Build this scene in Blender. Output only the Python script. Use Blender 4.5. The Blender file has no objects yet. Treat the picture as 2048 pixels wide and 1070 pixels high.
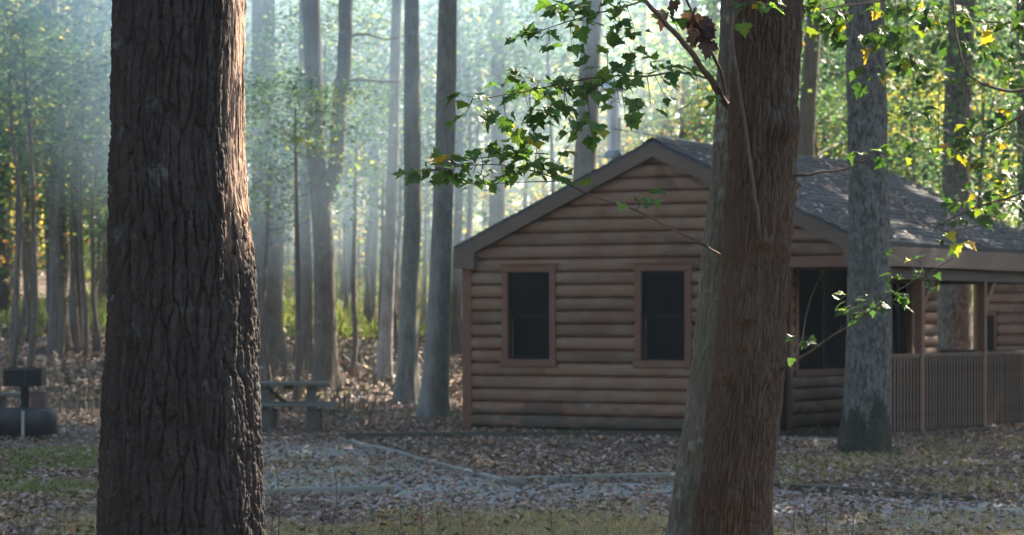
import bpy, math, random
import numpy as np
from mathutils import Vector
R = math.radians
rs = np.random.RandomState(7)
random.seed(7)
scene = bpy.context.scene
COL = scene.collection
FPX = 5800.0           # focal length in pixels of the 2048 wide photograph
CAMH = 1.55
HOR = 640.0

def W(x, y, Y):        # photo pixel + distance -> world point
    return np.array([(x - 1024.0) * Y / FPX, Y, CAMH - (y - HOR) * Y / FPX])

# ------------------------------------------------------------------ noise
def _h(ix, iy, seed):
    n = (ix.astype(np.int64) * 374761393 + iy.astype(np.int64) * 668265263 + seed * 1442695041) & 0xffffffff
    n = ((n ^ (n >> 13)) * 1274126177) & 0xffffffff
    n = (n ^ (n >> 16)) & 0xffffffff
    n = (n * 2246822519) & 0xffffffff
    return ((n ^ (n >> 15)) & 0xffffff) / float(0x1000000)

def vnoise(x, y, seed=0):
    ix = np.floor(x); iy = np.floor(y)
    fx = x - ix; fy = y - iy
    fx = fx * fx * (3 - 2 * fx); fy = fy * fy * (3 - 2 * fy)
    a = _h(ix, iy, seed); b = _h(ix + 1, iy, seed); c = _h(ix, iy + 1, seed); d = _h(ix + 1, iy + 1, seed)
    return (a * (1 - fx) + b * fx) * (1 - fy) + (c * (1 - fx) + d * fx) * fy

def fbm(x, y, seed=0, o=4):
    s = 0; a = .5; t = 0
    for i in range(o):
        s = s + a * vnoise(x * 2 ** i, y * 2 ** i, seed + i * 17); t += a; a *= .5
    return s / t - .5

def worley(x, y, seed=0):
    ix = np.floor(x); iy = np.floor(y)
    f1 = np.full(x.shape, 9.0); f2 = np.full(x.shape, 9.0); idv = np.zeros(x.shape)
    for dx in (-1, 0, 1):
        for dy in (-1, 0, 1):
            cx = ix + dx; cy = iy + dy
            px = cx + _h(cx, cy, seed); py = cy + _h(cx, cy, seed + 91)
            d = np.hypot(px - x, py - y)
            idn = _h(cx, cy, seed + 33)
            nearer = d < f1
            f2 = np.where(nearer, f1, np.minimum(f2, d))
            idv = np.where(nearer, idn, idv)
            f1 = np.where(nearer, d, f1)
    return f1, f2, idv

def sstep(a, b, x):
    t = np.clip((x - a) / (b - a), 0, 1)
    return t * t * (3 - 2 * t)

# ------------------------------------------------------------------ mesh helpers
def mk(name, V, F, mat, parent=None, col=None, smooth=False):
    """one mesh object from numpy vertices and a list of face arrays"""
    V = np.asarray(V, np.float32)
    if not isinstance(F, list): F = [F]
    F = [np.asarray(f, np.int32) for f in F if len(f)]
    me = bpy.data.meshes.new(name)
    nl = sum(f.size for f in F); npoly = sum(len(f) for f in F)
    me.vertices.add(len(V)); me.vertices.foreach_set('co', V.ravel())
    me.loops.add(nl); me.polygons.add(npoly)
    me.loops.foreach_set('vertex_index', np.concatenate([f.ravel() for f in F]))
    tot = np.concatenate([np.full(len(f), f.shape[1], np.int32) for f in F])
    st = np.concatenate([[0], np.cumsum(tot)[:-1]]).astype(np.int32)
    me.polygons.foreach_set('loop_start', st)
    me.polygons.foreach_set('loop_total', tot)
    me.polygons.foreach_set('use_smooth', np.full(npoly, bool(smooth)))
    if col is not None:
        a = me.attributes.new('Col', 'FLOAT_COLOR', 'POINT')
        c = np.ones((len(V), 4), np.float32); c[:, :3] = col
        a.data.foreach_set('color', c.ravel())
    me.update(); me.validate()
    if mat is not None: me.materials.append(mat)
    o = bpy.data.objects.new(name, me); COL.objects.link(o)
    if parent is not None: o.parent = parent
    return o

def tag(o, label=None, cat=None, group=None, kind=None):
    if label: o['label'] = label
    if cat: o['category'] = cat
    if group: o['group'] = group
    if kind: o['kind'] = kind
    return o

def empty(name, loc, rz=0, label=None, cat=None, group=None):
    o = bpy.data.objects.new(name, None); COL.objects.link(o)
    o.location = Vector([float(c) for c in loc]); o.rotation_euler = (0, 0, rz); o.empty_display_size = .2
    return tag(o, label, cat, group)

class MB:
    """collects boxes, tubes and sheets and builds one mesh"""
    def __init__(s): s.V = []; s.F3 = []; s.F4 = []; s.C = []; s.n = 0
    def add(s, V, F4=None, F3=None, col=(1, 1, 1)):
        V = np.asarray(V, float)
        s.V.append(V)
        c = np.empty((len(V), 3)); c[:] = col; s.C.append(c)
        if F4 is not None and len(F4): s.F4.append(np.asarray(F4) + s.n)
        if F3 is not None and len(F3): s.F3.append(np.asarray(F3) + s.n)
        s.n += len(V); return s
    def box(s, a, b, col=(1, 1, 1), bev=0.0):
        a = np.minimum(a, b).astype(float); b2 = np.maximum(a, np.asarray(b, float))
        (x0, y0, z0), (x1, y1, z1) = a, b2
        if bev <= 0:
            V = [(x0,y0,z0),(x1,y0,z0),(x1,y1,z0),(x0,y1,z0),(x0,y0,z1),(x1,y0,z1),(x1,y1,z1),(x0,y1,z1)]
            return s.add(V, [(0,3,2,1),(4,5,6,7),(0,1,5,4),(1,2,6,5),(2,3,7,6),(3,0,4,7)], col=col)
        V = []; F4 = []; F3 = []; idx = {}
        for ix in (0, 1):
            for iy in (0, 1):
                for iz in (0, 1):
                    p = np.array([(x0, x1)[ix], (y0, y1)[iy], (z0, z1)[iz]])
                    d = np.array([1 - 2 * ix, 1 - 2 * iy, 1 - 2 * iz]) * bev
                    for k in range(3):
                        q = p + d; q[k] = p[k]
                        idx[(ix, iy, iz, k)] = len(V); V.append(q)
        g = lambda i, k: idx[(i[0], i[1], i[2], k)]
        for k in range(3):
            o1, o2 = [m for m in range(3) if m != k]
            for sd in (0, 1):
                q = []
                for (p, r) in ((0, 0), (1, 0), (1, 1), (0, 1)):
                    i = [0, 0, 0]; i[k] = sd; i[o1] = p; i[o2] = r; q.append(g(i, k))
                F4.append(q if (sd == 1) == (k != 1) else q[::-1])
        for k in range(3):          # edges along axis k
            o1, o2 = [m for m in range(3) if m != k]
            for p in (0, 1):
                for r in (0, 1):
                    i0 = [0, 0, 0]; i0[o1] = p; i0[o2] = r; i1 = list(i0); i1[k] = 1
                    F4.append([g(i0, o1), g(i1, o1), g(i1, o2), g(i0, o2)])
        for ix in (0, 1):
            for iy in (0, 1):
                for iz in (0, 1): F3.append([g((ix, iy, iz), k) for k in range(3)])
        return s.add(V, F4, F3, col)
    def tube(s, P, r, seg=8, col=(1, 1, 1), cap=True):
        P = np.asarray(P, float); n = len(P)
        r = np.full(n, float(r)) if np.isscalar(r) else np.asarray(r, float)
        T = np.gradient(P, axis=0); T /= np.linalg.norm(T, axis=1)[:, None] + 1e-12
        ref = np.array([0, 0, 1.0]) if abs(T[0, 2]) < .9 else np.array([1.0, 0, 0])
        N = []
        for t in T:
            ref = ref - t * ref.dot(t); ref /= np.linalg.norm(ref) + 1e-12; N.append(ref)
        N = np.array(N); B = np.cross(T, N)
        an = np.arange(seg) * 2 * math.pi / seg
        V = P[:, None] + (N[:, None] * np.cos(an)[None, :, None] + B[:, None] * np.sin(an)[None, :, None]) * r[:, None, None]
        F = [(i * seg + j, i * seg + (j + 1) % seg, (i + 1) * seg + (j + 1) % seg, (i + 1) * seg + j) for i in range(n - 1) for j in range(seg)]
        V = V.reshape(-1, 3); F3 = []
        if cap:
            c0 = len(V); V = np.vstack([V, P[0], P[-1]])
            F3 = [(c0, (j + 1) % seg, j) for j in range(seg)] + [(c0 + 1, (n - 1) * seg + j, (n - 1) * seg + (j + 1) % seg) for j in range(seg)]
        return s.add(V, F, F3, col)
    def beam(s, p, q, w, h, col=(1, 1, 1), up=(0, 0, 1)):
        p = np.asarray(p, float); q = np.asarray(q, float); t = q - p; t /= np.linalg.norm(t)
        up = np.asarray(up, float); side = np.cross(t, up); side /= np.linalg.norm(side); up = np.cross(side, t)
        V = [e + side * a * w / 2 + up * b * h / 2 for e in (p, q) for a, b in ((-1, -1), (1, -1), (1, 1), (-1, 1))]
        return s.add(V, [(3,2,1,0),(4,5,6,7),(0,1,5,4),(1,2,6,5),(2,3,7,6),(3,0,4,7)], col=col)
    def lathe(s, prof, c=(0, 0, 0), seg=32, col=(1, 1, 1)):
        prof = np.asarray(prof, float); n = len(prof); an = np.arange(seg) * 2 * math.pi / seg
        V = np.stack([c[0] + prof[:, None, 0] * np.cos(an), c[1] + prof[:, None, 0] * np.sin(an), np.broadcast_to(c[2] + prof[:, None, 1], (n, seg))], -1).reshape(-1, 3)
        F = [(i * seg + j, i * seg + (j + 1) % seg, (i + 1) * seg + (j + 1) % seg, (i + 1) * seg + j) for i in range(n - 1) for j in range(seg)]
        return s.add(V, F, col=col)
    def build(s, name, mat, parent=None, smooth=False):
        F = []
        if s.F4: F.append(np.concatenate(s.F4))
        if s.F3: F.append(np.concatenate(s.F3))
        return mk(name, np.concatenate(s.V), F, mat, parent, np.concatenate(s.C), smooth)

# ------------------------------------------------------------------ materials
class NT:
    def __init__(s, name):
        s.m = bpy.data.materials.new(name); s.m.use_nodes = True
        s.t = s.m.node_tree; s.t.nodes.clear(); s.out = s.t.nodes.new('ShaderNodeOutputMaterial')
    def n(s, typ, **kw):
        nd = s.t.nodes.new('ShaderNode' + typ)
        for k, v in kw.items():
            if k in nd.inputs: s.put(nd.inputs[k], v)
            else: setattr(nd, k, v)
        return nd
    def put(s, sock, v):
        if isinstance(v, bpy.types.NodeSocket): s.t.links.new(v, sock)
        elif isinstance(v, bpy.types.Node): s.t.links.new(v.outputs[0], sock)
        else:
            if sock.type == 'RGBA' and len(v) == 3: v = (*v, 1)
            sock.default_value = v
    def coord(s, scale=(1, 1, 1), what='Object'):
        tc = s.n('TexCoord'); mp = s.n('Mapping'); s.put(mp.inputs['Vector'], tc.outputs[what]); mp.inputs['Scale'].default_value = scale
        return mp.outputs[0]
    def noise(s, vec, scale, detail=4, rough=.55):
        nd = s.n('TexNoise'); s.put(nd.inputs['Vector'], vec); nd.inputs['Scale'].default_value = scale
        nd.inputs['Detail'].default_value = detail; nd.inputs['Roughness'].default_value = rough
        return nd.outputs['Fac']
    def ramp(s, fac, stops):
        nd = s.n('ValToRGB'); s.put(nd.inputs[0], fac); e = nd.color_ramp.elements
        while len(e) < len(stops): e.new(.5)
        for el, (p, c) in zip(e, stops):
            el.position = p; el.color = (*c, 1) if not np.isscalar(c) else (c, c, c, 1)
        return nd.outputs[0]
    def mix(s, fac, a, b, blend='MIX'):
        nd = s.n('MixRGB'); nd.blend_type = blend
        s.put(nd.inputs[0], fac); s.put(nd.inputs[1], a); s.put(nd.inputs[2], b)
        return nd.outputs[0]
    def attr(s): return s.n('Attribute', attribute_name='Col').outputs['Color']
    def bump(s, h, strength=.5, dist=.02):
        nd = s.n('Bump'); s.put(nd.inputs['Height'], h); nd.inputs['Strength'].default_value = strength; nd.inputs['Distance'].default_value = dist
        return nd.outputs[0]
    def pbr(s, col, rough=.85, normal=None, spec=.25, metal=0):
        b = s.n('BsdfPrincipled'); s.put(b.inputs['Base Color'], col); s.put(b.inputs['Roughness'], rough)
        b.inputs['Specular IOR Level'].default_value = spec; b.inputs['Metallic'].default_value = metal
        if normal is not None: s.put(b.inputs['Normal'], normal)
        return b
    def done(s, sh, slot='Surface'):
        s.put(s.out.inputs[slot], sh.outputs[0] if isinstance(sh, bpy.types.Node) else sh); return s.m

def m_bark(name, c1, c2, lichen, lamt, streak=(9, 9, 1.6), bstr=.5, bdist=.02, fine=28):
    t = NT(name); v = t.coord(); vs = t.coord(streak)
    n1 = t.noise(v, 2.2, 5); n2 = t.noise(vs, 3.0, 6, .65); n3 = t.noise(v, 7, 5, .6); nf = t.noise(t.coord((1, 1, .35)), fine, 6, .65)
    col = t.mix(t.ramp(n1, [(.35, 0), (.65, 1)]), c1, c2)
    col = t.mix(t.ramp(n2, [(.3, 0), (.7, .55)]), col, tuple(c * 1.7 for c in c2))
    col = t.mix(t.ramp(nf, [(.35, .35), (.6, 0)]), col, tuple(c * .5 for c in c1))
    col = t.mix(t.ramp(n3, [(.62 - lamt, 0), (.70 - lamt, .75)]), col, lichen)
    hh = t.mix(.5, n2, nf)
    return t.done(t.pbr(col, .9, t.bump(hh, bstr, bdist), .15))

def m_leaf(name, trans=.45, tint=(1.25, 1.35, .55), rough=.5):
    t = NT(name); c = t.attr()
    p = t.pbr(c, rough, None, .3)
    tr = t.n('BsdfTranslucent'); t.put(tr.inputs[0], t.mix(1.0, c, tint, 'MULTIPLY'))
    mx = t.n('MixShader'); mx.inputs[0].default_value = trans
    t.put(mx.inputs[1], p.outputs[0]); t.put(mx.inputs[2], tr.outputs[0])
    return t.done(mx)

def m_wood(name, c1, c2, weather, wamt=.5, axis=0, rough=.8, foot=False):
    t = NT(name); sc = [9, 9, 9]; sc[axis] = .7
    v = t.coord(tuple(sc)); g = t.noise(v, 3.5, 6, .6); b = t.noise(t.coord((1.1, 1.1, 2.5)), 1.6, 5, .6); f = t.noise(t.coord(), 13, 4, .7)
    col = t.mix(g, c1, c2); col = t.mix(1.0, col, t.attr(), 'MULTIPLY')
    col = t.mix(t.ramp(b, [(.42, 0), (.68, wamt)]), col, weather)
    col = t.mix(t.ramp(f, [(.62, 0), (.75, .35)]), col, tuple(c * .55 for c in c1))
    if foot:       # splashed soil and damp along the lowest courses
        sx = t.n('SeparateXYZ'); t.put(sx.inputs[0], t.coord()); mr = t.n('MapRange'); t.put(mr.inputs[0], sx.outputs[2])
        mr.inputs[1].default_value = .75; mr.inputs[2].default_value = 0; mr.inputs[3].default_value = -.25; mr.inputs[4].default_value = .22
        ad = t.n('Math', operation='ADD'); t.put(ad.inputs[0], mr.outputs[0]); t.put(ad.inputs[1], t.noise(t.coord((1.5, 1.5, 4)), 2.2, 5, .65))
        col = t.mix(t.ramp(ad.outputs[0], [(.48, 0), (.64, .75)]), col, (.06, .052, .042))
    return t.done(t.pbr(col, rough, t.bump(g, .35, .008), .25))

def m_plain(name, c, rough=.7, metal=0, var=.25, spec=.3):
    t = NT(name); n = t.noise(t.coord(), 6, 5, .6)
    col = t.mix(n, tuple(x * (1 - var) for x in c), tuple(x * (1 + var) for x in c))
    return t.done(t.pbr(col, rough, t.bump(n, .2, .01), spec, metal))

M = {}
M['bark_oak'] = m_bark('bark_oak', (.027, .0215, .0205), (.044, .036, .034), (.10, .115, .108), .0, (10, 10, 1.2), .7, .006, 45)
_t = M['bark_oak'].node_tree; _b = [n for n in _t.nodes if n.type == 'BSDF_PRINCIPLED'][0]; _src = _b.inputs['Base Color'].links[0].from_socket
_w = NT('tmp'); bpy.data.materials.remove(_w.m); _w.m = M['bark_oak']; _w.t = _t      # flaked tan inner bark on right flank, brightened to paint in sunlit rim
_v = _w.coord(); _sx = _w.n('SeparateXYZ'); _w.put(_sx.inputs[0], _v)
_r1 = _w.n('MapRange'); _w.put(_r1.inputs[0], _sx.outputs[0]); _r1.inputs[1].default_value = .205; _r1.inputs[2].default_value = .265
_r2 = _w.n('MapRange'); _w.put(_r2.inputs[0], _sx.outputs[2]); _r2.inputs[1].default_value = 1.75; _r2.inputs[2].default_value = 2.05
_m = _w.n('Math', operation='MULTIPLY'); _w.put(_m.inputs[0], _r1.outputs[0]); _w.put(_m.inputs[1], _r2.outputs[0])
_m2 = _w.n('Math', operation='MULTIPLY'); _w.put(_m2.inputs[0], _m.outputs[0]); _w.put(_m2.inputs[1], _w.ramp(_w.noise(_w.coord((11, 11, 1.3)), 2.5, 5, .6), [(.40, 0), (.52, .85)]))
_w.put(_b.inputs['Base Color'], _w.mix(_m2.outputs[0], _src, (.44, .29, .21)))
M['bark_red'] = m_bark('bark_red', (.070, .041, .026), (.076, .057, .045), (.13, .12, .105), -.01, (14, 14, 1.3), 1.0, .008, 70)
M['bark_grey'] = m_bark('bark_grey', (.062, .060, .050), (.112, .108, .092), (.2, .22, .195), .06, (10, 10, 2.2), .6, .008, 42)
t = NT('bark_pale'); v = t.coord(); vs = t.coord((13, 13, 5.5)); n1 = t.noise(vs, 1.6, 6, .7); n2 = t.noise(v, 2.5, 5, .6); n3 = t.noise(t.coord((30, 30, 9)), 1.2, 4, .7)
col = t.mix(t.ramp(n1, [(.42, 0), (.56, 1)]), (.052, .047, .044), (.15, .138, .13)); col = t.mix(t.ramp(n3, [(.55, 0), (.68, .8)]), col, (.25, .235, .225)); col = t.mix(t.ramp(n2, [(.5, 0), (.62, .6)]), col, (.085, .082, .066))
sx = t.n('SeparateXYZ'); t.put(sx.inputs[0], v); mr_ = t.n('MapRange'); t.put(mr_.inputs[0], sx.outputs[2]); mr_.inputs[1].default_value = 1.15; mr_.inputs[2].default_value = .1; mr_.inputs[3].default_value = -.25; mr_.inputs[4].default_value = .28
ad = t.n('Math', operation='ADD'); t.put(ad.inputs[0], mr_.outputs[0]); t.put(ad.inputs[1], t.noise(t.coord((3, 3, 1.2)), 1.6, 4))
col = t.mix(t.ramp(ad.outputs[0], [(.55, 0), (.62, .85)]), col, (.03, .03, .024))
M['bark_pale'] = t.done(t.pbr(col, .9, t.bump(n1, .8, .02), .15))
M['bark_wood'] = m_bark('bark_wood', (.075, .062, .055), (.12, .10, .09), (.17, .17, .155), .02, (8, 8, .8), .8, .03, 12)
M['bark_mid'] = m_bark('bark_mid', (.105, .098, .09), (.165, .155, .142), (.2, .21, .19), .03, (8, 8, .8), .9, .03, 12)
M['bark_light'] = m_bark('bark_light', (.17, .15, .14), (.25, .23, .22), (.3, .3, .28), .03, (8, 8, .8), .7, .03, 12)
M['bark_dark'] = m_bark('bark_dark', (.04, .036, .036), (.06, .055, .052), (.1, .1, .095), -.02, (8, 8, .8), .8, .03, 12)
M['twig'] = m_bark('twig', (.06, .045, .04), (.10, .075, .065), (.15, .15, .13), -.02, (9, 9, 3), .4, .003, 60)
M['leaf'] = m_leaf('leaf', .5, (1.5, 1.5, .75))
M['maple_leaf'] = m_leaf('maple_leaf', .5, (1.3, 1.45, .5), .42)
M['dead_leaf'] = m_leaf('dead_leaf', .18, (1.1, .9, .7), .7)
M['log'] = m_wood('log_siding', (.142, .070, .044), (.192, .107, .074), (.235, .18, .14), .5, 0, .7, True)
M['log_side'] = m_wood('log_side', (.142, .070, .044), (.192, .107, .074), (.235, .18, .14), .5, 1, .7, True)
M['trim'] = m_wood('trim', (.13, .056, .034), (.165, .08, .053), (.17, .125, .105), .35, 2)
M['fascia'] = m_wood('fascia', (.10, .068, .054), (.135, .095, .078), (.17, .14, .12), .35, 0)
M['porch'] = m_wood('porch_wood', (.062, .038, .027), (.094, .06, .044), (.125, .105, .085), .4, 2)
M['grey_wood'] = m_wood('grey_wood', (.15, .145, .135), (.24, .23, .215), (.16, .18, .13), .7, 0)
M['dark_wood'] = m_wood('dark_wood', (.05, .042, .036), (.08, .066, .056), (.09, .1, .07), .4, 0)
M['table_wood'] = m_wood('table_wood', (.11, .105, .10), (.18, .17, .16), (.14, .15, .12), .6, 0)
M['screen'] = m_plain('screen', (.004, .005, .007), .8, 0, .3, .0)
M['gap_shade'] = m_plain('gap_shade', (.018, .02, .016), .8)
M['pane'] = m_plain('pane', (.003, .005, .008), .35, 0, .3, .04)
M['sash'] = m_plain('sash', (.007, .009, .012), .6, 0, .25, .1)
M['metal'] = m_plain('metal', (.34, .34, .35), .38, .8)
M['iron'] = m_plain('iron', (.018, .02, .022), .6, .2)
M['steel'] = m_plain('steel', (.05, .05, .058), .5, .5, .5)
M['concrete'] = m_plain('concrete', (.36, .35, .34), .9)
M['door'] = m_plain('door', (.02, .026, .035), .5)

t = NT('ground'); v = t.coord()
n1 = t.noise(v, .35, 5, .6); n2 = t.noise(v, 9, 6, .7); n3 = t.noise(v, 1.3, 4)
col = t.ramp(n2, [(.3, (.05, .04, .036)), (.5, (.115, .09, .08)), (.7, (.2, .165, .15))])
col = t.mix(t.ramp(n1, [(.45, 0), (.6, .6)]), col, t.mix(n2, (.05, .06, .025), (.13, .13, .06)))
M['ground'] = t.done(t.pbr(col, .95, t.bump(n2, .8, .05), .1))
t = NT('gravel'); v = t.coord(); vo = t.n('TexVoronoi'); t.put(vo.inputs['Vector'], v); vo.inputs['Scale'].default_value = 32
n1 = t.noise(v, 1.2, 5, .6)
col = t.mix(.75, t.mix(n1, (.22, .21, .205), (.37, .355, .345)), vo.outputs['Color'], 'SOFT_LIGHT')
M['gravel'] = t.done(t.pbr(t.mix(t.ramp(n1, [(.5, 0), (.7, .5)]), col, (.13, .14, .09)), .95, t.bump(vo.outputs['Distance'], .8, .03), .1))
t = NT('shingles'); v = t.coord()
br = t.n('TexBrick'); t.put(br.inputs['Vector'], t.coord((1, 1, 1), 'UV'))
n1 = t.noise(v, 1.1, 5, .6); n2 = t.noise(v, 22, 4, .7); n3 = t.noise(v, 3.5, 5, .6)
col = t.mix(n2, (.045, .046, .055), (.11, .11, .125)); col = t.mix(t.ramp(n1, [(.5, 0), (.7, .5)]), col, (.07, .085, .06))
col = t.mix(t.ramp(n3, [(.6, 0), (.72, .4)]), col, (.2, .19, .185))
M['shingle'] = t.done(t.pbr(col, .9, t.bump(n2, .7, .02), .2))
t = NT('litter'); c = t.attr(); M['litter'] = t.done(t.pbr(c, .65, None, .3))
M['blade'] = m_leaf('blade', .3, (1.1, 1.2, .6), .6)

# ------------------------------------------------------------------ terrain
def gz(X, Y):
    X = np.asarray(X, float); Y = np.asarray(Y, float)
    a = np.clip((Y - 46) / 64, 0, None)
    z = np.where(Y < 110, 4.0 * np.minimum(a, 1.2) ** 1.3, 4.0 + (Y - 110) * .04)
    return z + fbm(X * .12, Y * .12, 5, 3) * .9 * sstep(44, 75, Y) + fbm(X * .5, Y * .5, 9, 3) * .10

def grid_sheet(name, xs, ys, mat, dz=0, mask=None):
    X, Y = np.meshgrid(xs, ys); nx = len(xs)
    V = np.stack([X, Y, gz(X, Y) + dz], -1).reshape(-1, 3)
    i, j = np.meshgrid(np.arange(len(xs) - 1), np.arange(len(ys) - 1)); a = (j * nx + i).ravel()
    F = np.stack([a, a + 1, a + nx + 1, a + nx], -1)
    if mask is not None: F = F[mask(V[F].mean(1))]
    return mk(name, V, F, mat, smooth=True)

xs = np.concatenate([np.linspace(-260, -30, 30)[:-1], np.linspace(-30, 30, 121), np.linspace(30, 260, 30)[1:]])
ys = np.concatenate([np.linspace(-30, 15, 20)[:-1], np.linspace(15, 120, 211), np.linspace(120, 330, 40)[1:]])
tag(grid_sheet('ground', xs, ys, M['ground']), kind='structure')

def gp(x, y):      # ground point under a photo pixel (flat near part)
    Y = FPX * CAMH / (y - HOR); return np.array([(x - 1024) * Y / FPX, Y])

def in_poly(P, poly):
    x, y = P[:, 0], P[:, 1]; ins = np.zeros(len(P), bool); n = len(poly)
    for i in range(n):
        x1, y1 = poly[i]; x2, y2 = poly[(i + 1) % n]
        c = ((y1 > y) != (y2 > y)); xx = (x2 - x1) * (y - y1) / (y2 - y1 + 1e-9) + x1
        ins ^= c & (x < xx)
    return ins
path_poly = [gp(*p) for p in ((400, 872), (680, 886), (840, 925), (1010, 972), (1345, 961), (1545, 978), (1950, 1006), (2200, 1030), (2300, 1120), (1000, 1085), (980, 1045), (760, 1025), (520, 995), (380, 930))]
pp = np.array(path_poly)
grid_o = grid_sheet('gravel_path', np.arange(pp[:, 0].min() - .3, pp[:, 0].max() + .3, .12), np.arange(pp[:, 1].min() - .3, pp[:, 1].max() + .3, .18), M['gravel'], .006,
                    lambda c: in_poly(c[:, :2], path_poly))
tag(grid_o, kind='structure')

# ------------------------------------------------------------------ scattered leaves and grass (stuff)
def orient(n, tilt, rs=rs):
    yaw = rs.uniform(0, 2 * math.pi, n); ta = rs.normal(0, tilt, n); tb = rs.normal(0, tilt, n)
    nrm = np.stack([np.sin(ta), np.sin(tb), np.ones(n)], -1); nrm /= np.linalg.norm(nrm, axis=1)[:, None]
    d = np.stack([np.cos(yaw), np.sin(yaw), np.zeros(n)], -1)
    d -= nrm * (d * nrm).sum(1)[:, None]; d /= np.linalg.norm(d, axis=1)[:, None]
    return d, np.cross(nrm, d), nrm

def leaf_batch(P, d, s, nrm, L, Wd, curl):
    """six vertex curled leaves: returns V, F4"""
    n = len(P); L = L[:, None]; Wd = Wd[:, None]; curl = curl[:, None]
    base = P; tip = P + d * L
    mid = P + d * L * .5
    v = np.stack([base, mid - s * Wd * .5 + nrm * curl, mid - nrm * 0, mid + s * Wd * .5 + nrm * curl, tip + nrm * curl * .7, base + d * L * .02], 1)
    F = np.array([[0, 2, 1, 1]]);
    k = np.arange(n)[:, None] * 6
    f1 = k + np.array([[0, 3, 2]]); f2 = k + np.array([[0, 2, 1]]); f3 = k + np.array([[1, 2, 4]]); f4 = k + np.array([[2, 3, 4]])
    return v.reshape(-1, 3), np.concatenate([f1, f2, f3, f4])

def frame_x(Y, m=1.12): return m * 1024 * Y / FPX

def litter(name, n, y0, y1, size, mat, pal, label, dens=None, zf=gz, cat='fallen leaves'):
    Y = np.sqrt(rs.uniform(y0 * y0, y1 * y1, n)); X = rs.uniform(-1, 1, n) * frame_x(Y)
    keep = np.ones(n, bool) if dens is None else rs.uniform(0, 1, n) < dens(X, Y)
    X, Y = X[keep], Y[keep]; n = len(X)
    d, s, nr = orient(n, .35)
    L = size * rs.uniform(.6, 1.35, n)
    P = np.stack([X, Y, zf(X, Y) + rs.uniform(.008, .05, n)], -1)
    V, F = leaf_batch(P, d, s, nr, L, L * rs.uniform(.45, .8, n), L * rs.uniform(-.1, .35, n))
    pal = np.array(pal); c = pal[rs.randint(0, len(pal), n)] * rs.uniform(.8, 1.65, n)[:, None]
    o = mk(name, V, F, mat, col=np.repeat(c, 6, 0)); return tag(o, label, cat, None, 'stuff')

PAL_LITTER = [(.17, .12, .095), (.23, .17, .145), (.14, .088, .065), (.28, .21, .18), (.11, .07, .052), (.15, .095, .07), (.2, .12, .075), (.13, .085, .07), (.24, .16, .13), (.3, .17, .10), (.2, .155, .15), (.28, .235, .225)]
def dens_near(X, Y):
    d = .55 + 1.3 * fbm(X * .45, Y * .3, 31, 3)
    d = np.where(in_poly(np.stack([X, Y], -1), path_poly), d * .68, d)
    return np.clip(d, .12, 1)
litter('fallen_leaves', 190000, 19.5, 50, .062, M['litter'], PAL_LITTER, 'brown and mauve fallen leaves lying over the clearing', dens_near)
litter('fallen_leaves', 70000, 50, 112, .17, M['litter'], PAL_LITTER, 'brown leaf litter on the rising forest floor', lambda X, Y: 1 - .85 * sstep(68, 80, Y + 14 * fbm(X * .1, Y * .1, 14, 3)))

def blades(name, P, h, w, pal, label, lean=.35, mat='blade', cat='grass'):
    n = len(P); yaw = rs.uniform(0, 6.283, n); s = np.stack([np.cos(yaw), np.sin(yaw), np.zeros(n)], -1)
    ln = rs.normal(0, lean, (n, 2)); up = np.stack([ln[:, 0], ln[:, 1], np.ones(n)], -1)
    h = h[:, None]; w = w[:, None]
    mid = P + up * h * .55; tip = P + up * h + np.stack([ln[:, 0], ln[:, 1], -np.abs(ln[:, 0]) * .5], -1) * h * .9
    V = np.stack([P - s * w, P + s * w, mid + s * w * .7, mid - s * w * .7, tip], 1).reshape(-1, 3)
    k = np.arange(n)[:, None] * 5
    pal = np.array(pal); c = pal[rs.randint(0, len(pal), n)] * rs.uniform(.7, 1.25, n)[:, None]
    o = mk(name, V, [k + np.array([[0, 1, 2, 3]]), k + np.array([[3, 2, 4]])], M[mat], col=np.repeat(c, 5, 0))
    return tag(o, label, cat, None, 'stuff')

def scatter_px(n, x0, x1, y0, y1, thr, seed, fx=.5):
    """ground points whose photo position lies in a box, in noisy patches"""
    yy = rs.uniform(y0, y1, n); Y = FPX * CAMH / (yy - HOR); X = (rs.uniform(x0, x1, n) - 1024) * Y / FPX
    k = fbm(X * fx, Y * fx * .7, seed, 3) > thr
    X, Y = X[k], Y[k]; return np.stack([X, Y, gz(X, Y)], -1)
G_GREEN = [(.11, .145, .045), (.15, .18, .055), (.2, .2, .075)]
G_DRY = [(.38, .28, .16), (.30, .235, .12), (.46, .35, .21), (.22, .19, .09), (.30, .2, .11)]
P = np.concatenate([scatter_px(12000, -60, 215, 898, 1000, -.05, 3), scatter_px(6000, 15, 215, 903, 940, -.35, 3)])
blades('grass', P, rs.uniform(.03, .09, len(P)), np.full(len(P), .006), G_GREEN, 'short green grass growing left of the great trunk')
P = np.concatenate([scatter_px(14000, -60, 2100, 1036, 1110, .0, 4), scatter_px(9000, 520, 1320, 1044, 1110, -.08, 5), scatter_px(2500, -60, 220, 1000, 1110, -.1, 5)])
blades('grass', P, rs.uniform(.03, .10, len(P)), np.full(len(P), .004), G_DRY, 'dry yellowish grass along the near edge of the clearing')
P = np.concatenate([scatter_px(14000, 1560, 2100, 880, 985, -.04, 6), scatter_px(9000, 520, 1400, 880, 1060, .09, 8)])
blades('grass', P, rs.uniform(.03, .09, len(P)), np.full(len(P), .006), G_DRY + G_GREEN[:1], 'thin brownish grass among the leaves before the cabin')
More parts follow.
